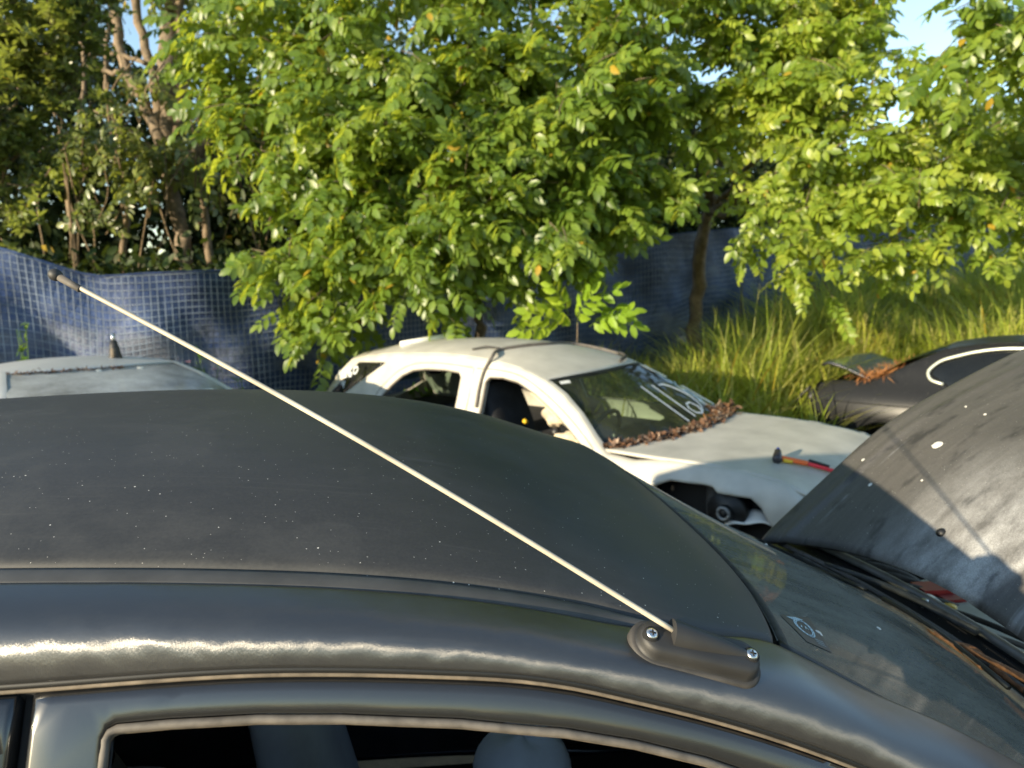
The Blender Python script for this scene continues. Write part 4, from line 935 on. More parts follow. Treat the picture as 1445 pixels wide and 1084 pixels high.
cap_ = hump(np.zeros(18), np.linspace(0, 1, 18)); mesh('hump_face', np.concatenate([cap_, [cap_.mean(0)-ax*.002]]), [[i_, i_+1, 18] for i_ in range(17)], M['plastic_brownish'], aer)
for px, py in ((919, 896), (1060, 925)):
    # screw sits in a recess of the base's top face
    ab = invert(lambda a, b: mid+ax*((a-.5)*LEN)[:, None]+sb*((b-.5)*.05)[:, None]+nb*.0215, px, py, BX); P0 = mid+ax*(ab[0]-.5)*LEN+sb*(ab[1]-.5)*.05
    mb = MB(); mb.add(*tube_vf([P0+nb*.019, P0+nb*.0238], [.0092, .0086], 18)); rc = mb.build('screw_recess', M['dark'], aer)
    mb = MB(); mb.add(*tube_vf([P0+nb*.022, P0+nb*.0252, P0+nb*.0262], [.0066, .0064, .004], 16)); sc = mb.build('screw', M['steel'], aer)
    mb = MB()
    for d_ in (ax, sb): mb.add(*tube_vf([P0+nb*.0263-d_*.0034, P0+nb*.0263+d_*.0034], .0009, 6))
    mb.build('screw_slot', M['dark'], sc)
r0 = mid+ax*-.033+sb*.008+nb*.028
inv_ = np.array(BM.inverted())
tipw = aty(78, 388, .80); tip = (inv_@np.r_[tipw, 1])[:3]
rb = aty(941, 884, float((BX[0]@r0+BX[1])[1])); rb = (inv_@np.r_[rb, 1])[:3]
dv = (tip-rb)/np.linalg.norm(tip-rb); ln = np.linalg.norm(tip-rb)
rod = tube('aerial_rod', np.array([rb+dv*ln*t_+np.array([0, 0, .010])*math.sin(math.pi*t_)*1. for t_ in np.linspace(-.012, .985, 40)]), np.linspace(.0029, .0027, 40), M['mast'], aer, 12)
mb = MB(); mb.add(*tube_vf([tip-dv*.035, tip-dv*.034, tip-dv*.004], [.0034, .0040, .0043], 14)); mb.build('rod_ferrule', M['trim_grey'], rod)
mb = MB(); tt = np.linspace(-1, 1, 13); mb.add(*tube_vf([tip+dv*(.008*t_) for t_ in tt], .0070*np.sqrt(np.clip(1-tt**2, .003, 1)), 16)); mb.build('rod_tip', M['plastic_brownish'], rod)

# dead vine lying on the cowl
dead = tag(empty('dead_vine', tuple(BX[0]@cowl(np.array([.5]), np.array([.5]))[0]+BX[1])), 'dry rust brown vine stalk lying along the cowl of the black car', 'vine')
dl = np.array(dead.location)
def cw_w(px, py, up=.012):
    ab = invert(lambda a, b: cowl(a, b)+[0, 0, up], px, py, BX, (-.3, .05), (1.2, .95)); return BX[0]@(cowl(ab[:1], ab[1:])[0]+[0, 0, up])+BX[1]-dl
tube('stalk', curve([cw_w(1258, 874), cw_w(1292, 887), cw_w(1330, 903), cw_w(1365, 925), cw_w(1380, 950)], 30), .0032+.0022*np.abs(np.sin(np.linspace(0, 9, 30))), M['rust'], dead, 7)
tube('stalk', curve([cw_w(1338, 905), cw_w(1380, 920), cw_w(1405, 945), cw_w(1445, 975)], 24), .004+.003*np.abs(np.sin(np.linspace(0, 7, 24))), M['rust'], dead, 7)
tube('tendril', curve([cw_w(1292, 887), cw_w(1306, 896), cw_w(1310, 905)], 10), .0014, M['vine'], dead, 5)
tube('tendril', curve([cw_w(1352, 930), cw_w(1372, 936), cw_w(1393, 955)], 10), .0016, M['vine'], dead, 5)

# ================================================================== the row of cars behind: shared sheet-metal builder
def pose(t_, head, pitch, roll):
    h, p, r_ = map(math.radians, (head, pitch, roll))
    f = np.array([math.cos(h)*math.cos(p), -math.sin(h)*math.cos(p), math.sin(p)]); l = np.cross([0, 0, 1], f); l /= np.linalg.norm(l); u = np.cross(f, l)
    l2 = l*math.cos(r_)+u*math.sin(r_); R_ = np.stack([f, l2, np.cross(f, l2)], 1)
    m = Matrix(R_.tolist()).to_4x4(); m.translation = Vector(t_); return m, (R_, np.array(t_, float))
def shell(root, P):
    """body sides with window openings, roof, glass, bonnet, boot and end faces; returns the surface functions"""
    mt = P['paint']; Wk = pchip([q[0] for q in P['W']], [q[1] for q in P['W']])
    x0, x1 = P['ends']
    def Wd(x, z):
        return Wk(z)-P.get('ft', .10)*np.clip((x-P['ftx'])/(x1-P['ftx']), 0, 1.2)**2-.07*np.clip((P['rtx']-x)/(P['rtx']-x0), 0, 1.2)**2-P.get('dent', 0)*sm(1.15, 1.5, x)*sm(1.06, .98, z)*(np.sin(17*x+11*z)+.6*np.sin(31*x-23*z))
    rail_ = P['rail']; rz = pchip([q[0] for q in rail_][::-1], [q[1] for q in rail_][::-1]); xT, xR = rail_[0][0], rail_[-1][0]
    out = P['front']+rail_+P['back']+P['bottom']
    for sd_ in (-1, 1):
        mp = lambda x, z, d, s=sd_: np.stack([x, s*(Wd(x, z)-d), z], -1)
        bs = panel('body_side', out, [w_['poly'] for w_ in P['windows']], mp, mt, root, flip=sd_ > 0, spacing=.07, roll=P.get('roll', .014), lip=.04)
        for w_ in P['windows']:
            if w_.get('glass'): panel('window_glass', w_['poly'], [], lambda x, z, d, s=sd_: np.stack([x, s*(Wd(x, z)-d-w_.get('in', .016)), z], -1), w_['glass'], bs, flip=sd_ > 0, spacing=.12, roll=.004, lip=.003)
    sk = P.get('skew', (0, 0)); cT, cB = P['bow']
    def roof(a, b):
        w_ = 2*b-1; xf = xT+cT*(1-w_*w_)+sk[0]*(b); x = xR+(xf-xR)*a; xx = np.minimum(x, xT); zr = rz(xx); hw = Wd(xx, zr)-.010
        ex = np.maximum(x-xT, 0); return np.stack([x, w_*hw, zr+P['crown']*(1-np.abs(w_)**2.4)*(1-.55*sm(.75, 1, a))-.35*ex-.004], -1)
    grid('roof', roof, 50, 40, P.get('roofmat', mt), root, .003, True)
    grid('headliner', lambda a, b: roof(a, b)-[0, 0, .04], 14, 14, M['cabin'], root)
    B = P['B']
    def wsf(a, b):
        w_ = 2*b-1; T = roof(np.ones_like(b), b)+[.004, 0, -.006]; Bp = np.stack([B[0]+cB*(1-w_*w_)+sk[1]*(b-.0), w_*(B[1]), B[2]+0*b], -1)
        q = T+(Bp-T)*a[:, None]; s = np.sin(np.pi*a); q[:, 2] += s*P.get('wbulge', .03)*(1-.4*w_*w_); q[:, 0] += s*P.get('wbulge', .03)*.5; return q
    g = grid('windscreen', wsf, 26, 40, P['ws'], root, 0, False)
    e = wsf(np.full(50, .012), np.linspace(.01, .99, 50)); tube('windscreen_rubber', e, .012, P.get('rub', M['rubber_black']), g, 6, .5)
    R = P['R']
    def rwf(a, b):
        w_ = 2*b-1; T = roof(np.zeros_like(b), b)-[.004, 0, .006]; Bp = np.stack([R[0]-.06*(1-w_*w_), w_*R[1], R[2]+0*b], -1)
        q = T+(Bp-T)*a[:, None]; s = np.sin(np.pi*a); q[:, 2] += s*.03; q[:, 0] -= s*.02; return q
    grid('rear_window', rwf, 14, 24, P.get('rw', M['dark_glass']), root)
    hs = P['hood']; hzf = pchip([q[0] for q in hs], [q[1] for q in hs])
    def bon(a, b):
        w_ = 2*b-1; xb = B[0]+.02+cB*(1-w_*w_)+sk[1]*b; x = xb+(hs[-1][0]+.04*(1-w_*w_)-xb)*a; z = hzf(x); hw = Wd(x, z)-P.get('hin', .012)
        return np.stack([x, w_*hw, z+P['hcrown']*(1-np.abs(w_)**3)+.002], -1)
    hd = grid('bonnet', bon, 40, 40, P.get('hoodmat', mt), root, .015, True)
    ts = P['boot']; tzf = pchip([q[0] for q in ts][::-1], [q[1] for q in ts][::-1])
    def boot(a, b):
        w_ = 2*b-1; xb = R[0]-.01-.06*(1-w_*w_); x = xb+(ts[-1][0]-.04*(1-w_*w_)-xb)*a; z = tzf(x); return np.stack([x, w_*(Wd(x, z)-.012), z+.02*(1-np.abs(w_)**3)+.002+P.get('pop', 0)*a-.05*np.clip((a-.8)/.2, 0, 1)**2*(P.get('pop', 0) > 0)], -1)
    bo = grid('boot_lid', boot, 14, 30, P.get('bootmat', mt), root, .03)
    zs = P['bottom'][0][1]
    grid('front_face', lambda a, b: np.stack([hs[-1][0]+.04*(1-(2*b-1)**2)+.05*np.sin(np.pi*a*.8), (2*b-1)*(Wd(hs[-1][0]+0*a, .7+0*a)-.01), hs[-1][1]+(zs-hs[-1][1])*a], -1), 10, 24, P.get('facemat', mt), root, 0, True)
    grid('rear_face', lambda a, b: np.stack([ts[-1][0]-.04*(1-(2*b-1)**2)-.04*np.sin(np.pi*a), (2*b-1)*(Wd(ts[-1][0]+0*a, .7+0*a)-.01), ts[-1][1]+(zs-ts[-1][1])*a], -1), 10, 24, P.get('rearmat', mt), root)
    mb = MB(); mb.box(((x0+x1)/2, 0, zs+.03), ((x1-x0)*.86, 1.3, .05)); mb.build('floor_pan', M['dark'], root)
    mb = MB(); mb.box((B[0]-.05, 0, B[2]-.16), (.40, 1.25, .22)); mb.build('dashboard', P.get('dash', M['cabin']), root)
    return dict(W=Wd, ws=wsf, roof=roof, bon=bon, boot=boot, wsobj=g, hood=hd, bootobj=bo, rz=rz)
def archp(cx, r, z): return [(cx+r*math.cos(t_), z+r*math.sin(t_)) for t_ in np.linspace(math.pi, 0, 14)]

# ------------------------------------------------------------------ white car (no wheels, windows gone, windscreen in)
SM, SX = pose((.745, 5.632, -.278), 42.8, 1.25, 4.0)
suv = tag(empty('white_wagon', mat=SM), 'stripped white wagon with a number written on its windscreen', 'car', 'cars in the yard')
P = dict(paint=M['white_paint'], ends=(-3.0, 2.05), ftx=.3, rtx=-1.6, ft=.13, roll=.022,
         W=[(.2, .80), (.45, .86), (.75, .885), (.95, .845), (1.02, .80), (1.2, .705), (1.48, .588), (1.62, .52)],
         rail=[(-.02, 1.475), (-.25, 1.535), (-.6, 1.585), (-1.1, 1.615), (-1.7, 1.605), (-2.2, 1.575), (-2.58, 1.525)],
         front=[(2.0, .30), (2.03, .60), (1.98, .92), (1.85, 1.005), (1.5, 1.05), (1.1, 1.05), (.86, 1.02), (.66, 1.035), (.52, 1.135), (.36, 1.265), (.18, 1.385)],
         back=[(-2.80, 1.36), (-2.96, 1.14), (-3.0, .95), (-3.0, .30)],
         bottom=[(-2.65, .30)]+archp(-2.2, .38, .30)+[(-1.7, .30), (.95, .30), (1.02, .60), (1.05, .90), (1.16, .945), (1.43, .945), (1.47, .915), (1.66, .912), (1.72, .86), (1.80, .74), (1.84, .50), (1.86, .30)],
         windows=[dict(poly=[(-1.96, 1.19), (-1.84, 1.31), (-1.70, 1.41), (-1.56, 1.462), (-1.40, 1.480), (-1.15, 1.486), (-.96, 1.474), (-.925, 1.44), (-.915, 1.06), (-1.98, 1.06)]),
                  dict(poly=[(-.62, 1.06), (-.63, 1.42), (-.595, 1.458), (-.45, 1.462), (-.28, 1.438), (-.10, 1.372), (.10, 1.270), (.30, 1.155), (.45, 1.060)]),
                  dict(poly=[(-2.00, 1.508), (-2.44, 1.49), (-2.84, 1.17), (-2.62, 1.17)], glass=M['dark_glass'], **{'in': .004})],
         crown=.065, bow=(.06, .16), B=(.60, .70, 1.045), skew=(.07, .20), R=(-2.95, .66, 1.12), hood=[(.55, 1.06), (.9, 1.055), (1.5, 1.045), (1.85, 1.0), (1.98, .955)], hcrown=.006, hin=.03,
         boot=[(-2.94, 1.11), (-2.97, 1.06), (-3.0, .98)], ws=M['ws_suv'], dash=M['cabin'], rw=M['ws_suv'], wbulge=.010, dent=.009)
S = shell(suv, P)
for ln_ in ([(-2.06, 1.04), (-2.03, 1.20), (-1.88, 1.36), (-1.72, 1.465), (-1.55, 1.52), (-1.35, 1.538), (-1.0, 1.535), (-.80, 1.525)], [(-.785, 1.52), (-.775, 1.30), (-.77, 1.04)], [(-.75, 1.52), (-.5, 1.52), (-.25, 1.488), (-.02, 1.40), (.22, 1.275), (.45, 1.13), (.55, 1.06)]):
    for sd_ in (-1, 1):
        q = np.array(ln_); tube('shut_line', curve(np.stack([q[:, 0], sd_*(S['W'](q[:, 0], q[:, 1])-.001), q[:, 1]], 1), 40), .0045, M['trim_grey'], suv, 5)
for w_ in P['windows'][:2]:
    for sd_ in (-1, 1):
        q = dens(w_['poly'], .03); q = np.r_[q, q[:1]]; tube('window_rubber', np.stack([q[:, 0], sd_*(S['W'](q[:, 0], q[:, 1])-.022), q[:, 1]], 1), .011, M['trim_grey'], suv, 6)
mb = MB(); mb.box((1.50, 0, .55), (1.0, 1.30, .80)); mb.build('engine_bay', M['dark'], suv, False)
mb = MB(); mb.box((-1.0, 0, .62), (3.6, 1.38, .60)); mb.build('cabin_floor', M['cabin'], suv, False)
# wheel well: strut, hub and a hanging white splash guard
tube('strut', curve([(1.36, -.60, 1.0), (1.38, -.66, .80), (1.40, -.70, .62)], 8), [.05, .05, .05, .055, .055, .05, .04, .04], M['rubber'], suv, 12)
hub = MB(); th = np.linspace(0, 1, 2); hub.tube([(1.50, -.66, .80), (1.50, -.76, .795)], .12, 26); hub.tube([(1.50, -.76, .795), (1.50, -.80, .795)], .05, 18); hub.build('hub', M['rubber_black'], suv)
th = np.linspace(0, 2*np.pi, 21); tube('hub_ring', np.stack([1.505+.036*np.cos(th), np.full(21, -.805), .80+.036*np.sin(th)], 1), .010, M['alloy'], suv, 8)
def guard(a, b):
    x = 1.50+.32*a; return np.stack([x, -.79+.06*a+.10*b, .775+.03*np.sin(a*3)-.06*(1-b)*(1-.6*a)+.008*np.sin(a*11+b*3)], -1)
grid('splash_guard', guard, 16, 6, M['white_plastic'], suv, .006)
tube('wire', curve([(1.66, -.66, .92), (1.72, -.68, .84), (1.78, -.70, .78)], 8), .010, M['rust'], suv, 6)
# cabin pieces
seat(-.30, -.36, M['cabin'], M['cabin'], suv, .3, .62); seat(-.30, .36, M['cabin'], M['cabin'], suv, .3, .62); seat(-1.35, .0, M['cabin'], M['cabin'], suv, .3, .25, False)
th = np.linspace(0, 2*np.pi, 33); tube('steering_wheel', np.stack([.34+.07*np.sin(th), -.36+.19*np.cos(th), 1.06+.17*np.sin(th)], 1), .017, M['alloy'], suv, 8)
tube('pillar_trim', curve([(-.16, -.555, 1.36), (.05, -.60, 1.26), (.30, -.645, 1.12)], 10), .028, M['cream_trim'], suv, 8, .5)
tube('pillar_trim', curve([(.10, .50, 1.40), (.45, .60, 1.2), (.7, .66, 1.06)], 10), .03, M['cream_trim'], suv, 8, .5)
def lump(name, c, r, mat, parent, seed):
    rg = np.random.default_rng(seed)
    k = rg.uniform(0, 6, 6)
    def f(a, b):
        t_, p_ = 2*np.pi*b, np.pi*a; q = 1+.18*np.sin(3*t_+k[0])*np.sin(p_)+.14*np.sin(5*p_+k[1]+2*t_)
        return np.array(c)+np.stack([r[0]*np.sin(p_)*np.cos(t_)*q, r[1]*np.sin(p_)*np.sin(t_)*q, r[2]*np.cos(p_)*q], -1)
    return grid(name, f, 14, 22, mat, parent)
lump('torn_airbag', (.02, -.52, 1.20), (.10, .06, .09), M['beige'], suv, 1); lump('torn_dash_foam', (.22, -.60, 1.05), (.16, .06, .05), M['beige'], suv, 2); lump('torn_dash_foam', (.36, -.64, 1.02), (.08, .04, .04), M['cream_trim'], suv, 3)
mb = MB(); mb.tube([(.06, -.58, 1.10), (.10, -.62, 1.08)], .035, 10); mb.tube([(.0, -.58, 1.04), (.05, -.60, 1.02)], .03, 10); mb.build('wiring_plug', M['rubber_black'], suv)
mb = MB(); mb.tube([(-.30, -.50, 1.10), (-.30, -.53, 1.12)], .018, 8); mb.build('buckle', M['yellow_plastic'], suv)
# writing on glass
def invs(fn, px, py): return invert(fn, px, py, SX)
def on_ws(pts, off=.005):
    q = np.array([invs(S['ws'], *p) for p in pts]); return S['ws'](q[:, 0], q[:, 1])+np.array([.6, -.0, .8])*off
def write(name, strokes, fn_on, nrm, wd, mat, parent):
    mb = MB()
    for s in strokes: mb.add(*ribbon_vf(curve(fn_on(s), 16 if len(s) > 2 else 5), nrm, wd))
    return mb.build(name, mat, parent)
write('painted_number', [[(904, 546), (937, 570), (972, 595)], [(919, 544), (950, 566), (981, 588)], [(929, 544), (936, 543), (953, 549), (973, 559), (985, 569), (991, 579), (987, 584), (976, 580), (968, 571), (972, 568), (983, 573), (990, 580)]], on_ws, np.array([.6, 0, .8]), .020, M['paint_marker'], S['wsobj'])
write('painted_number', [[(951, 538), (956, 546), (966, 551)], [(965, 537), (975, 543), (992, 555), (1008, 567), (1006, 574), (996, 571), (982, 562), (979, 558)], [(970, 540), (985, 547), (1004, 559), (1014, 568), (1008, 572)]], on_ws, np.array([.6, 0, .8]), .017, M['marker_faint'], S['wsobj'])
write('painted_date', [[(911, 512), (918, 515)], [(920, 514), (928, 520)], [(930, 519), (936, 526)], [(936, 521), (942, 529)], [(922, 520), (932, 522)]], on_ws, np.array([.6, 0, .8]), .014, M['marker_faint'], S['wsobj'])
write('sticker', [[(790, 541), (804, 539)]], on_ws, np.array([.6, 0, .8]), .03, M['white_plastic'], S['wsobj'])
def side_f(a, b):
    x = -3.0+1.2*a; z = 1.1+.5*b; return np.stack([x, -S['W'](x, z)-.004, z], -1)
def on_q(pts):
    q = np.array([invert(side_f, p[0], p[1], SX) for p in pts]); return side_f(q[:, 0], q[:, 1])
Z = lambda L: [[(430+a/4.817, 460+b/4.817) for a, b in s] for s in L]
write('painted_number', Z([[(240, 300), (228, 355)], [(262, 295), (248, 352)], [(268, 305), (285, 292), (282, 312), (262, 345), (285, 345)], [(318, 284), (300, 315), (298, 338), (314, 338), (318, 318), (300, 322)], [(345, 280), (332, 300), (332, 322), (346, 320), (360, 295), (355, 276), (345, 280)]]), on_q, np.array([0, -1, .2]), .017, M['paint_marker'], suv)
write('painted_date', Z([[(188, 408), (205, 396)], [(205, 412), (222, 398)], [(262, 375), (250, 390), (268, 392), (272, 374), (262, 420)]]), on_q, np.array([0, -1, .2]), .018, M['paint_marker'], suv)

# leaf litter along the foot of the windscreen
def litter(name, label, pts, nrm_spread, n, mat, L, W, rad, up):
    c = curve(pts, 60); b = c.mean(0); k = rng.integers(0, 60, n); pos = c[k]+np.stack([rng.normal(0, rad, n), rng.normal(0, rad, n), np.abs(rng.normal(0, up, n))], 1)
    tmp = [leaflet_tri(L*s, W*s, fold=.5, droop=.5) for s in (.6, .9, 1.2)]; r_ = empty(name, b)
    o = scatter('flakes', tmp, pos-b, frames(rng.normal(0, 1, (n, 3))*[1, 1, nrm_spread], rng.normal(0, .45, n)+np.pi*(rng.random(n) > .5)), rng.uniform(.6, 1.2, n), mat, None)
    o.location = Vector(b.tolist()); COL.objects.unlink(o); bpy.data.objects.remove(r_); o.name = name; COL.objects.link(o); return tag(o, label, 'leaf litter', kind='stuff')
sw = lambda p: SX[0]@np.array(p)+SX[1]
lp = S['ws'](np.full(14, .97), np.linspace(.02, .985, 14)); lp = [sw(q+[.035, 0, .012]) for q in lp]
litter('leaf_litter', 'brown leaf litter heaped along the foot of the white car windscreen', lp, .22, 1000, M['flake'], .046, .026, .028, .008)
e = sw(S['ws'](np.array([.97]), np.array([.97]))[0]); litter('leaf_heap', 'heap of grey brown leaves at the far corner of the white bonnet', [e+[-.06, -.03, .01], e+[.05, 0, .02]], .5, 170, M['flake'], .06, .034, .04, .025)
for (a, b) in (((977, 612), (996, 619)), ((990, 587), (998, 617)), ((993, 590), (1020, 603))):
    q = np.array(on_ws([a, b], .03)); st_ = tag(empty('dry_stalk', tuple(sw(q[0]))), dict([(977, 'short dry orange stalk leaning lowest on the white car windscreen'), (990, 'upright dry orange stalk leaning on the white car windscreen'), (993, 'slanting dry orange stalk reaching right on the white car windscreen')])[a[0]], 'stalk', 'dry stalks on the windscreen')
    w0, w1 = sw(q[0]), sw(q[1]); tube('stem', curve([w0-w0, (w1-w0)*.5+[0, 0, .01], w1-w0], 6), .006, M['needle'], st_, 6)
# black rubber strip over the white roof
def on_roof(px, py, off=.012):
    q = invert(S['roof'], px, py, SX); return sw(S['roof'](q[:1], q[1:])[0]+[0, 0, off])
def sfull(a, b):
    x = -1.4+1.6*a; z = 1.1+.5*b; return np.stack([x, -S['W'](x, z)-.012, z], -1)
def on_side(px, py):
    q = invert(sfull, px, py, SX); return sw(sfull(q[:1], q[1:])[0])
pts = [on_side(672, 575), on_side(677, 545), on_side(684, 522), on_side(693, 506)]+[on_roof(*p) for p in ((705, 496), (730, 491), (770, 487), (815, 485.5), (850, 487), (877, 490))]
b0 = pts[5]; rb_ = tag(empty('rubber_strip', tuple(b0)), 'loose black rubber strip hooked across the white car roof', 'rubber strip')
tube('strip', curve(np.array(pts)-b0, 60), .014, M['trim_grey'], rb_, 7)
tube('strip_end', curve(np.array([on_roof(877, 490, .02), on_roof(877, 500, .02), on_roof(876, 514, .03)])-b0, 10), .014, M['rubber'], rb_, 7)
tube('strip_end', curve(np.array([on_roof(705, 495, .02), on_roof(685, 493, .02), on_roof(667, 495, .012)])-b0, 10), .010, M['rubber'], rb_, 7)
a0, a1 = on_roof(566, 489, .02), on_roof(566, 489, .02); far = aty(640, 473, a0[1]+.35)
tbp = tag(empty('white_tube', tuple(a0)), 'white plastic tube lying on the rear of the white car roof', 'tube'); vv, ff = tube_vf([(0, 0, 0), (far-a0)*.5, far-a0], .030, 14); tube('pipe', [(0, 0, 0), (far-a0)*.5, far-a0], .030, M['white_plastic'], tbp, 14)
tube('bore', [(far-a0)*.985, (far-a0)*1.002], .022, M['alloy'], tbp, 12)
# hammer on the bonnet
def on_bon(px, py, off=.0):
    q = invert(S['bon'], px, py, SX); return sw(S['bon'](q[:1], q[1:])[0]+[0, 0, off])
h0, h1, h2 = on_bon(1097, 652, .03), on_bon(1140, 660, .025), on_bon(1170, 668, .022)
hm = tag(empty('hammer', tuple(h0)), 'hammer with dark head and orange red handle lying on the white bonnet', 'hammer')
hv = (h1-h0)/np.linalg.norm(h1-h0); cr_ = np.cross(hv, [0, 0, 1.]); 
tube('handle', curve(np.array([h0+hv*.02, (h0+h1)/2, h1])-h0, 10), .020, M['orange'], hm, 12, .8)
tube('grip', curve(np.array([h1-hv*.015, (h1+h2)/2, h2+(h2-h1)*.6])-h0, 8), .015, M['red_handle'], hm, 10, .8)
tube('handle_inlay', curve(np.array([h0+hv*.035, h0+hv*.09])-h0+cr_*.010-np.array([0, 0, .006]), 5), .014, M['yellow_plastic'], hm, 10)
zup = np.array([0, 0, 1.])
tube('head', np.array([-cr_*-.035-zup*.015, cr_*.02-zup*.008, -cr_*.015+zup*.012, -cr_*.045+zup*.03]), [.024, .030, .026, .020], M['head_grey'], hm, 12)
tube('striking_cap', np.array([-cr_*.045+zup*.03, -cr_*.062+zup*.045]), [.016, .008], M['blue_plastic'], hm, 10)
tube('grip_rings', curve(np.array([h1+hv*.005+zup*.018, h2+zup*.016])-h0-cr_*.018, 6), .009, M['rubber_black'], hm, 8)

# ------------------------------------------------------------------ silver hatchback at left
VM, VX = pose((-3.02, 5.0, -.12), 43, 4.0, 0)
sil = tag(empty('silver_hatchback', mat=VM), 'dull silver hatchback with a dust covered windscreen behind the black roof', 'car', 'cars in the yard')
P = dict(paint=M['silver_paint'], ends=(-1.65, 2.2), ftx=.8, rtx=-1.0, W=[(.2, .76), (.45, .82), (.75, .845), (.92, .81), (1.0, .78), (1.2, .70), (1.36, .60), (1.42, .55)],
         rail=[(.10, 1.385), (-.2, 1.41), (-.6, 1.42), (-1.0, 1.40), (-1.3, 1.36)],
         front=[(2.15, .30), (2.18, .55), (2.1, .76), (1.7, .90), (1.2, .985), (1.0, 1.045), (.7, 1.18), (.4, 1.30)],
         back=[(-1.5, 1.2), (-1.62, .95), (-1.65, .7), (-1.62, .30)], bottom=[(-1.45, .30)]+archp(-1.1, .32, .30)+[(-.7, .30), (1.1, .30)]+archp(1.5, .32, .30)+[(1.9, .30)],
         windows=[dict(poly=[(-.95, 1.03), (-1.1, 1.2), (-.95, 1.33), (-.5, 1.35), (-.12, 1.345), (-.12, 1.03)], glass=M['dark_glass']), dict(poly=[(-.04, 1.03), (-.04, 1.34), (.1, 1.325), (.4, 1.23), (.8, 1.06), (.84, 1.03)], glass=M['dark_glass'])],
         crown=.045, bow=(.07, .16), B=(1.10, .70, 1.035), R=(-1.6, .62, 1.0), hood=[(1.0, 1.03), (1.5, .96), (1.9, .85), (2.12, .72)], hcrown=.03, boot=[(-1.60, .99), (-1.63, .9), (-1.65, .8)], ws=M['ws_silver'], rub=M['alloy'])
V_ = shell(sil, P)
vw = lambda p: VX[0]@np.array(p)+VX[1]
bb = np.linspace(.3, .95, 200); pj = proj(V_['roof'](np.full(200, .80), bb)@VX[0].T+VX[1]); p0 = V_['roof'](np.array([.80]), bb[[np.abs(pj[:, 0]-163).argmin()]])[0]
mb = MB(); mb.add(*tube_vf([p0-[0, 0, .02], p0+[0, 0, .012], p0+[-.01, 0, .09], p0+[-.012, 0, .13]], [.06, .045, .032, .022], 12)); ant = mb.build('aerial_stump', M['plastic_brownish'], sil)
mb = MB(); mb.tube([p0+[-.012, 0, .12], p0+[-.014, 0, .185]], .014, 8); mb.build('stump_thread', M['steel'], ant)
mb = MB(); mb.tube([p0+[.03, -.02, .0], p0+[.03, -.02, .07]], .018, 8); mb.build('stump_cap', M['seal_tan'], ant)
def on_vw(pts): 
    q = np.array([invert(V_['ws'], *p, VX) for p in pts]); return V_['ws'](q[:, 0], q[:, 1])+[.003, 0, .005]
write('sticker', [[(290, 557), (306, 555)]], on_vw, np.array([.6, 0, .8]), .10, M['white_plastic'], V_['wsobj'])
for k, (px, py) in enumerate(((140, 524), (198, 520), (63, 523), (35, 525))):
    q = invert(V_['ws'], px, py, VX); blob('bird_dropping', V_['ws'](q[:1], q[1:])[0]+[0, 0, .003], (.5, 0, .85), .022-.004*(k > 1), M['bird'], V_['wsobj'], 40+k)
tp = [vw(q+[0, 0, .01]) for q in V_['ws'](np.full(12, .04), np.linspace(.05, .62, 12))]
litter('seed_litter', 'dark twig and seed litter along the top edge of the silver car windscreen', tp, .3, 120, M['flake'], .03, .014, .012, .006)

# ------------------------------------------------------------------ black sedan at right
DM, DX = pose((5.36, 6.25, -.10), 43, 0, 0)
sed = tag(empty('black_sedan', mat=DM), 'black sedan with pale window trim behind the raised bonnet at right', 'car', 'cars in the yard')
P = dict(paint=M['sedan_black'], ends=(-2.3, 2.3), ftx=1.0, rtx=-1.4, W=[(.2, .80), (.45, .86), (.75, .885), (.93, .83), (1.0, .79), (1.2, .70), (1.38, .60), (1.45, .55)],
         rail=[(.35, 1.395), (0, 1.44), (-.5, 1.455), (-.9, 1.42), (-1.15, 1.365)],
         front=[(2.25, .30), (2.28, .55), (2.2, .78), (1.8, .92), (1.3, 1.0), (1.15, 1.02), (.9, 1.14), (.6, 1.29)],
         back=[(-1.4, 1.22), (-1.62, 1.08), (-1.75, 1.03), (-2.1, 1.0), (-2.25, .95), (-2.3, .7), (-2.25, .30)], bottom=[(-2.05, .30)]+archp(-1.55, .34, .30)+[(-1.1, .30), (1.2, .30)]+archp(1.6, .34, .30)+[(2.0, .30)],
         windows=[dict(poly=[(-1.10, 1.06), (-1.22, 1.13), (-1.18, 1.22), (-1.0, 1.31), (-.75, 1.375), (-.4, 1.395), (-.12, 1.392), (-.12, 1.03), (-1.05, 1.03)], glass=M['dark_glass']), dict(poly=[(-.04, 1.03), (-.04, 1.388), (.2, 1.36), (.5, 1.27), (.95, 1.05), (.97, 1.03)], glass=M['dark_glass'])],
         crown=.05, bow=(.07, .16), B=(1.15, .70, 1.03), R=(-1.72, .62, 1.05), hood=[(1.1, 1.03), (1.6, .98), (2.0, .88), (2.24, .76)], hcrown=.03, boot=[(-1.70, 1.045), (-2.0, 1.02), (-2.22, .97)], ws=M['ws_suv'], bootmat=M['door_black'], pop=.24, rearmat=M['dark'])
D_ = shell(sed, P)
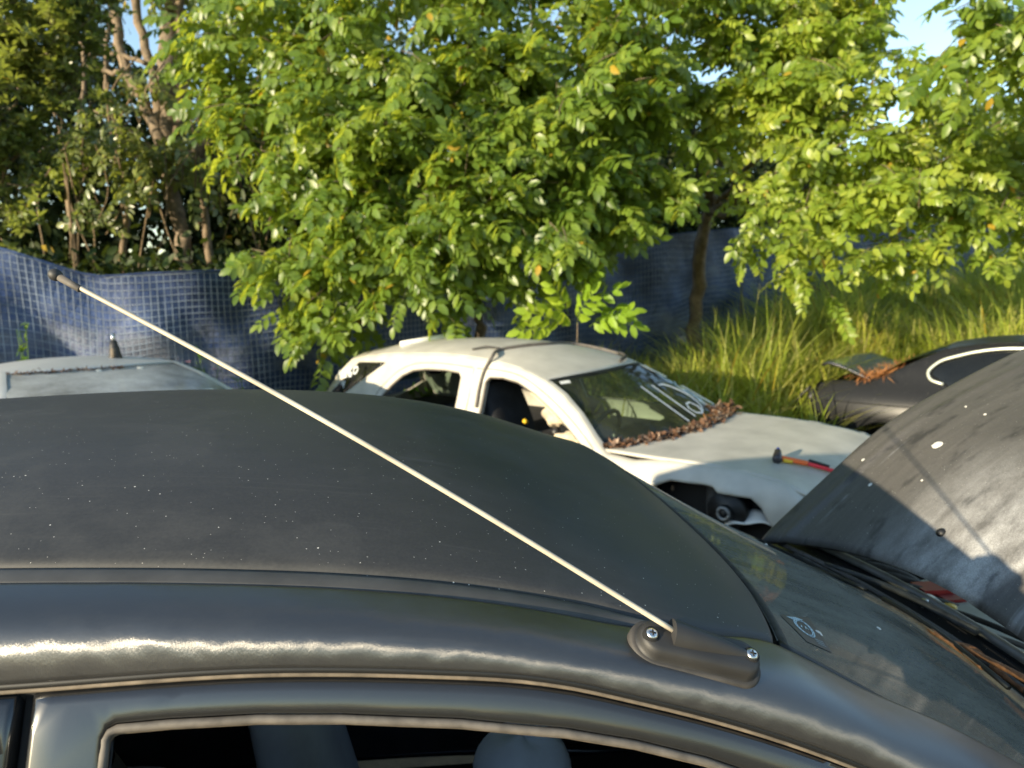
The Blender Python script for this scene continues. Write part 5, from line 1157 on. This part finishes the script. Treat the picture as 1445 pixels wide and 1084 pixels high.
tr = np.array([(-1.10, 1.05), (-1.215, 1.09), (-1.24, 1.14), (-1.185, 1.23), (-1.0, 1.32), (-.75, 1.385), (-.4, 1.407), (-.05, 1.40)])[::-1]
for sd_ in (-1, 1): tube('window_trim', curve(np.stack([tr[:, 0], sd_*(D_['W'](tr[:, 0], tr[:, 1])+.004), tr[:, 1]], 1), 50), .014, M['chrome'], sed, 7)
for ln_ in ([(-1.12, 1.02), (-1.14, .85), (-1.05, .60), (-1.02, .36)], [(-.08, 1.02), (-.08, .36)], [(1.02, 1.0), (1.04, .36)], [(-2.2, .80), (-1.0, .82), (0, .83), (1.0, .82)]):
    for sd_ in (-1, 1):
        q = np.array(ln_); c_ = curve(np.stack([q[:, 0], sd_*(D_['W'](q[:, 0], q[:, 1])), q[:, 1]], 1), 24); c_[:, 1] = sd_*(D_['W'](c_[:, 0], c_[:, 2])-.0005); tube('shut_line', c_, .006, M['dark'], sed, 5)
for sd_ in (-1, 1):
    mb = MB(); mb.tube([(-1.0, sd_*.885, .93), (-.82, sd_*.888, .93)], .016, 8); mb.build('handle', M['alloy'], sed)
    mb = MB(); mb.box((-2.28, sd_*.68, .80), (.10, .22, .16), sd_*.3); mb.build('tail_light', M['rubber_black'], sed)
tube('loose_trim', curve([(-2.30, -.78, .92), (-2.40, -.80, .80), (-2.42, -.78, .64), (-2.40, -.74, .56)], 12), .030, M['rubber_black'], sed, 8, .5)
dw = lambda p: DX[0]@np.array(p)+DX[1]
litter('needle_litter', 'orange dry needles heaped between boot and rear window of the black sedan', [dw((-1.80, -.76, 1.06)), dw((-1.68, -.66, 1.08)), dw((-1.60, -.30, 1.10)), dw((-1.58, .3, 1.10))], .25, 1100, M['needle'], .11, .006, .06, .018)
mb = MB(); q = D_['roof'](np.array([.45]), np.array([.5]))[0]; mb.box((0, 0, .02), (.30, .18, .035), .3); mb.box((.08, .02, .045), (.10, .10, .02), .5)
rp_ = mb.build('roof_board', M['rubber'], None, False); rp_.matrix_world = DM@Matrix.Translation(Vector(q.tolist())); tag(rp_, 'small dark board lying on the roof of the black sedan', 'board')
